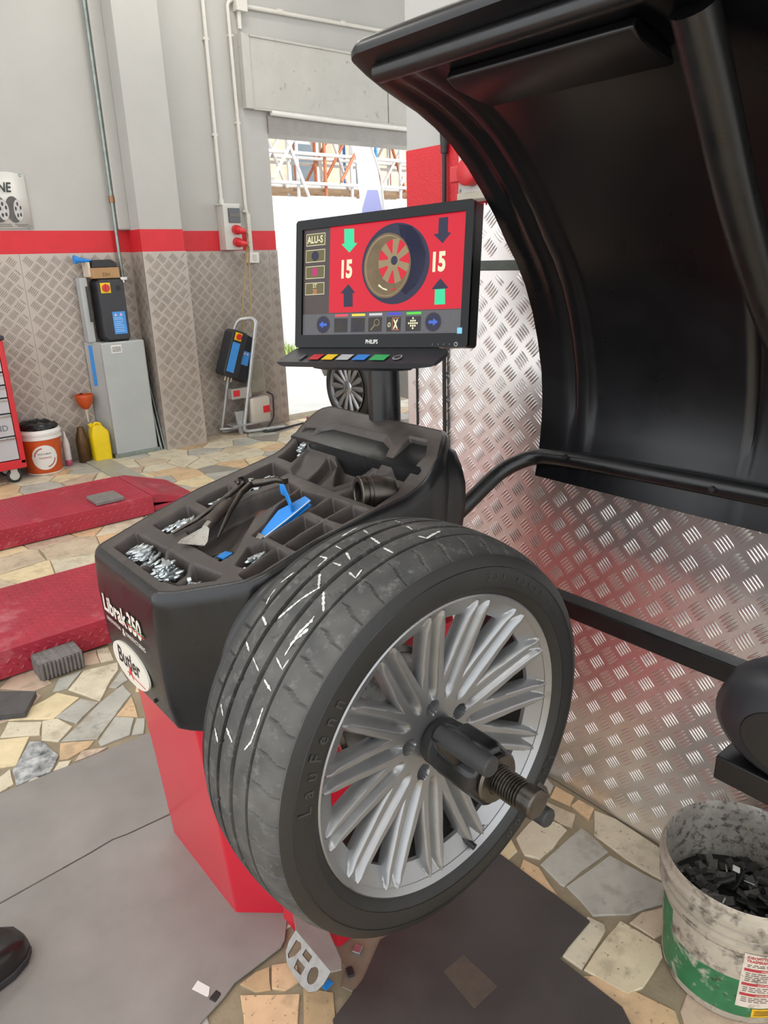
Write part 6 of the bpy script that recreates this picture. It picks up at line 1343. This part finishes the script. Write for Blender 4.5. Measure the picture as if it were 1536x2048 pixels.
# ------------------------------------------------------------------ right wall socket and cables
ws = thing('wall_socket', (0.78, 0.70, 1.53), 'grey industrial wall socket with red flap cover beside the hood', 'socket')
p = MB(); p.b2((0.765, 0.600, 1.525), (XR-0.003, 0.752, 1.700)); build(p, 'socket_case', m_grey_pl, ws, bevel=0.008)
p = MB(); p.b2((0.760, 0.604, 1.528), (0.767, 0.749, 1.546)); build(p, 'case_ledge', M('aged_grey_plastic', '#b3ac9b', 0.5), ws, bevel=0.003)
p = MB(); p.lathe([(0.026, -0.028), (0.031, -0.024), (0.032, 0.0)], (0.765, 0.700, 1.590), 'X', 30); build(p, 'red_cover', m_redpl, ws, smooth=True, angle=40)
p = MB(); p.b2((0.742, 0.722, 1.569), (0.756, 0.756, 1.606)); build(p, 'cover_flap', m_redpl, ws, bevel=0.003)
for y, z in ((0.742, 1.552), (0.742, 1.685), (0.615, 1.552)):
    p = MB(); p.lathe([(0.004, -0.003), (0.004, 0.002)], (0.765, y, z), 'X', 12); build(p, 'screw', m_galv, ws)
p = MB(); p.tube([(0.785, 0.818, 1.675), (0.783, 0.816, 1.40), (0.784, 0.818, 1.10), (0.783, 0.814, 0.78), (0.70, 0.80, 0.55)], 0.0055, 10); hc_ = build(p, 'black_cable', m_rubber, smooth=True, label='black cable hanging straight down the right tread plate wall', cat='cable')
p = MB(); p.tube([(0.785, 0.818, 1.645), (0.785, 0.818, 1.70), (0.785, 0.818, 1.76)], [0.009, 0.012, 0.014], 12); build(p, 'cable_boot', m_rubber, hc_, smooth=True)
p = MB(); p.tube([(0.790, 0.938, 1.15), (0.790, 0.938, 0.80)], 0.0026, 8); build(p, 'thin_wire', m_rubber, smooth=True, label='thin dark wire down the right tread plate near the pier edge', cat='wire')

# ------------------------------------------------------------------ silver car parked on the far lift
CXc = 2.95
car = thing('car', (3.7, 2.6, 0.11), 'grey car standing in the next bay with one alloy wheel in view', 'car')
m_car = M('grey_car_paint', '#9da09f', 0.25, 0.5, coat=0.6)
p = MB(); lo = []
for y, z0, z1, k in ((4.72, 0.62, 0.80, 0.90), (4.66, 0.46, 0.98, 0.96), (4.55, 0.40, 1.06, 1.0), (4.10, 0.62, 1.10, 1.0), (3.70, 0.62, 1.16, 1.0), (3.55, 0.34, 1.18, 1.0), (2.2, 0.32, 1.18, 1.0), (2.0, 0.60, 1.10, 1.0), (1.4, 0.60, 1.02, 1.0), (1.1, 0.40, 0.92, 0.96), (1.0, 0.46, 0.75, 0.9)):
    c = CXc+0.83; w = 0.80*k
    lo.append([V(c-w, y, z0+0.06), V(c-w-0.02, y, (z0+z1)/2), V(c-w+0.05, y, z1), V(c+w-0.05, y, z1), V(c+w, y, (z0+z1)/2), V(c+w, y, z0)])
p.loft(lo); build(p, 'body_shell', m_car, car, smooth=True, angle=35)
p = MB(); p.loft([[V(CXc+0.83+a*w, y, z) for a in (-1, 1)]+[V(CXc+0.83+a*(w-0.10), y, z+h) for a in (1, -1)] for y, z, w, h in ((4.5, 1.04, 0.72, 0.05), (4.1, 1.08, 0.72, 0.48), (2.7, 1.16, 0.72, 0.48), (1.9, 1.10, 0.72, 0.06))]); build(p, 'glasshouse', M('tinted_glass', '#1f2326', 0.08), car, bevel=0.02)
for y in (4.20, 1.70):
    p = MB(); p.lathe([(0.222, 0.02), (0.250, -0.004), (0.285, 0.0), (0.305, 0.02), (0.310, 0.05), (0.310, 0.19), (0.29, 0.21)], (CXc, y, 0.405), 'X', 48); ct = build(p, 'tyre', m_side, car, smooth=True, angle=40)
    p = MB(); p.lathe([(0.225, 0.0), (0.214, 0.004), (0.206, 0.03), (0.19, 0.05)], (CXc, y, 0.405), 'X', 48, cap=False); build(p, 'rim_ring', m_rim, ct, smooth=True)
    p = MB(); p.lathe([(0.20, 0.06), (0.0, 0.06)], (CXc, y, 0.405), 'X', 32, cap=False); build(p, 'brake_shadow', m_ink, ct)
    for k in range(14):
        a = 2*pi*k/14; rd = V(0, cos(a), sin(a)); tg_ = V(0, -sin(a), cos(a)); c = V(CXc, y, 0.405)
        p = MB(); p.loft([[c+rd*r+tg_*w*sg+V(x, 0, 0) for sg, x in ((-1, xx+0.012), (-0.4, xx), (0.4, xx), (1, xx+0.012))] for r, w, xx in ((0.05, 0.012, 0.012), (0.12, 0.019, 0.004), (0.175, 0.024, 0.003), (0.212, 0.012, 0.006))]); build(p, 'spoke', m_rim, ct, smooth=True, angle=50)
    p = MB(); p.lathe([(0.0, 0.0), (0.045, 0.002), (0.056, 0.010), (0.058, 0.03)], (CXc, y, 0.405), 'X', 28, cap=False); hb = build(p, 'hub_cap', M('chrome_cap', '#b8bcc2', 0.2, 0.9), ct, smooth=True, angle=40)
    p = MB(); p.text('FIAT', (CXc-0.001, y+0.031, 0.395), (0, -1, 0), (0, 0, 1), (-1, 0, 0), 0.028, sx=0.85, bold=0.015); build(p, 'cap_lettering', m_lg, hb)
lift2 = thing('lift_platform', (3.2, 3.0, 0), 'red lift platform under the grey car in the next bay', 'vehicle lift', 'red lift platforms')
p = MB(); p.b2((2.90, 0.9, 0.0), (3.35, 4.75, 0.095)); build(p, 'deck', m_lift, lift2, bevel=0.004)

# ------------------------------------------------------------------ outside the doorway
m_fence = M('white_corrugated_sheet', '#d9dbdd', 0.55, 0.1, var=0.08, vs=3); speckle(m_fence, '#9aa4a8', 1.6, 0.50, 0.75, 0.5)
fe = thing('corrugated_fence', (7.0, 9.2, 0), 'white corrugated sheet fence across the yard outside', 'fence')
YF = 9.2
for k in range(9):
    p = MB(); x0 = 3.6+k*0.85; A = []; B = []; C_ = []; Dd = []
    n = 36
    for i in range(n+1):
        x = x0+0.85*i/n; d = 0.02*math.copysign(min(1, abs(1.6*sin(i/n*2*pi*6))), sin(i/n*2*pi*6)); A.append(V(x, YF+d, 0.05)); B.append(V(x, YF+d, 2.30+0.02*(k % 2)))
    p.loft([A, B], cap=False, closed=False); build(p, 'fence_panel', m_fence, fe, solid=0.004)
for k in range(5):
    p = MB(); p.b2((3.9+k*1.7, YF+0.03, 0), (3.96+k*1.7, YF+0.09, 2.25)); build(p, 'fence_post', m_galv, fe)
p = MB(); p.b2((3.6, YF+0.03, 2.22), (11.3, YF+0.07, 2.30)); build(p, 'top_rail', m_white, fe)
# weeds at the foot of the fence
p = MB(); gr = random.Random(2)
for i in range(900):
    x = gr.uniform(3.8, 6.4); y = gr.uniform(8.85, 9.15); h = gr.uniform(0.08, 0.32)*math.exp(-((x-5.0)/0.7)**2)+0.05; a = gr.uniform(0, 6.28); w = 0.014
    t_ = V(x+gr.uniform(-0.1, 0.1), y+gr.uniform(-0.1, 0.1), h); c = V(cos(a)*w, sin(a)*w, 0); b_ = V(x, y, -0.02); md_ = (b_+t_)*0.5+V(0, 0, h*0.12)
    p.add([b_-c, b_+c, md_+c*0.8, md_-c*0.8, t_], [(0, 1, 2, 3), (3, 2, 4)])
build(p, 'weeds', M('weed_green', '#8fa35a', 0.6, var=0.4, vs=5), kind='stuff', label='green weeds growing at the foot of the white fence', cat='weeds')
# scaffold and site building behind the fence
bd_ = thing('site_building', (9, 16, 0), 'weathered building front behind the scaffolding', 'building')
p = MB(); p.b2((3, 16.0, 0), (22, 17, 9)); build(p, 'facade', M('weathered_facade', '#b7a693', 0.9, var=0.25, vs=1.5), bd_)
for i in range(5):
    for z in (2.6, 5.4):
        p = MB(); x = 8.2+i*2.0; p.b2((x, 15.96, z), (x+0.9, 16.02, z+1.6)); fr = build(p, 'window', m_white, bd_)
        p = MB(); p.b2((x+0.08, 15.94, z+0.08), (x+0.82, 15.965, z+1.52)); build(p, 'pane', M('window_glass', '#5f6a72', 0.1), fr)
scf = thing('scaffolding', (9, 12, 0), 'steel tube scaffolding with blue and rusty poles behind the fence', 'scaffolding')
m_sw = M('pale_tube', '#cfd0cf', 0.5, 0.3); m_sr = M('rusty_tube', '#b06a4a', 0.6, 0.2, var=0.2, vs=10); m_sb = M('blue_tube', '#3f7fc4', 0.5, 0.1)
sg_ = random.Random(9)
for yy in (11.6, 12.2, 12.9):
    for i in range(10):
        x = 6.3+i*0.62+(0.2 if yy > 12 else 0); p = MB(); p.cyl((x, yy, 0), (x, yy, 5.6), 0.032, 8); build(p, 'upright_tube', (m_sw, m_sb, m_sw, m_sr)[i % 4], scf, smooth=True)
    for z in (2.45, 2.75, 3.25, 3.75, 4.25, 4.8, 5.2):
        p = MB(); p.cyl((5.8, yy-0.05, z), (13.5, yy-0.05, z+sg_.uniform(-0.03, 0.03)), 0.032, 8); build(p, 'ledger_tube', (m_sw, m_sw, m_sr)[int(z*7) % 3], scf, smooth=True)
    for i in range(9):
        x = 6.2+i*0.75; p = MB(); p.cyl((x, yy-0.1, 2.5+0.3*(i % 2)), (x+(1.3 if i % 2 else -0.9), yy-0.1, 4.6), 0.030, 8); build(p, 'brace_tube', (m_sr, m_sw, m_sw)[i % 3], scf, smooth=True)
for z in (2.62, 4.1):
    for i in range(5):
        p = MB(); x = 6.0+i*1.5; p.b2((x, 11.65, z), (x+1.46, 12.65, z+0.05)); build(p, 'deck_board', M('scaffold_board', '#a98f73', 0.8, var=0.2, vs=6), scf)
# feather flag
ff = thing('feather_flag', (5.7, 7.2, 0), 'tall white feather flag with lilac lower print outside the doorway', 'flag')
p = MB(); fpt = [(0.0, 0.75), (0.30, 0.75), (0.34, 1.6), (0.33, 2.15), (0.24, 2.62), (0.10, 2.86), (-0.10, 2.96), (-0.14, 2.90), (-0.02, 2.6), (0.02, 2.0)]
p.prism(fpt, V(5.50, 7.2, 0), V(0.97, -0.25, 0), V(0, 0, 1), V(0.25, 0.97, 0), 0, 0.006); fl_ = build(p, 'flag_cloth', M('flag_white', '#e6e8ee', 0.7), ff)
p = MB(); p.prism([(0.03, 1.45), (0.32, 1.45), (0.325, 1.95), (0.26, 2.22), (0.12, 2.22), (0.04, 2.0)], V(5.50, 7.2, 0), V(0.97, -0.25, 0), V(0, 0, 1), V(0.25, 0.97, 0), -0.002, 0.0); build(p, 'lilac_print', M('flag_lilac', '#a5a9dd', 0.7), fl_)
p = MB(); p.tube([(5.84, 7.11, 0.0), (5.84, 7.11, 1.9), (5.80, 7.12, 2.4), (5.66, 7.16, 2.78), (5.42, 7.22, 2.98)], 0.012, 10); build(p, 'flag_pole', m_white, ff, smooth=True)
p = MB(); p.lathe([(0.20, 0.0), (0.20, 0.04), (0.03, 0.06), (0.03, 0.12)], (5.84, 7.11, -0.02), 'Z', 24); build(p, 'flag_base', m_dark, ff, smooth=True, angle=40)

# ------------------------------------------------------------------ unseen ceiling lamps, added to brighten the workshop
for i, (x, y) in enumerate(((-0.9, 0.6), (-0.9, 3.4), (1.9, 4.3), (2.2, 2.6), (-0.9, -1.8))):
    t = thing('added_fill_lamp', (x, y, 4.2), ('added unseen fill lamp over the operator side', 'added unseen fill lamp over the red lift platforms', 'added unseen fill lamp in front of the shutter casing', 'added unseen fill lamp beyond the pier wall', 'added unseen fill lamp behind the camera')[i], 'lamp', 'added fill lamps')
    p = MB(); p.b2((x-0.75, y-0.16, 4.22), (x+0.75, y+0.16, 4.30)); build(p, 'housing', m_white, t, bevel=0.004)
    for s in (-0.08, 0.08):
        p = MB(); p.cyl((x-0.7, y+s, 4.205), (x+0.7, y+s, 4.205), 0.018, 12); build(p, 'tube', M('fill_tube_glow', '#fff8ec', 0.5, emit=9.0), t, smooth=True)
    ld = bpy.data.lights.new('fill_lamp_light', 'AREA'); ld.shape = 'RECTANGLE'; ld.size = 1.4; ld.size_y = 0.3; ld.energy = 14; ld.color = (1.0, 0.98, 0.95)
    lo_ = bpy.data.objects.new('fill_lamp_light', ld); COL.objects.link(lo_); lo_.parent = t; lo_.location = (0, 0, -0.03)

for o in list(bpy.data.objects):
    if '_o' in o: del o['_o']
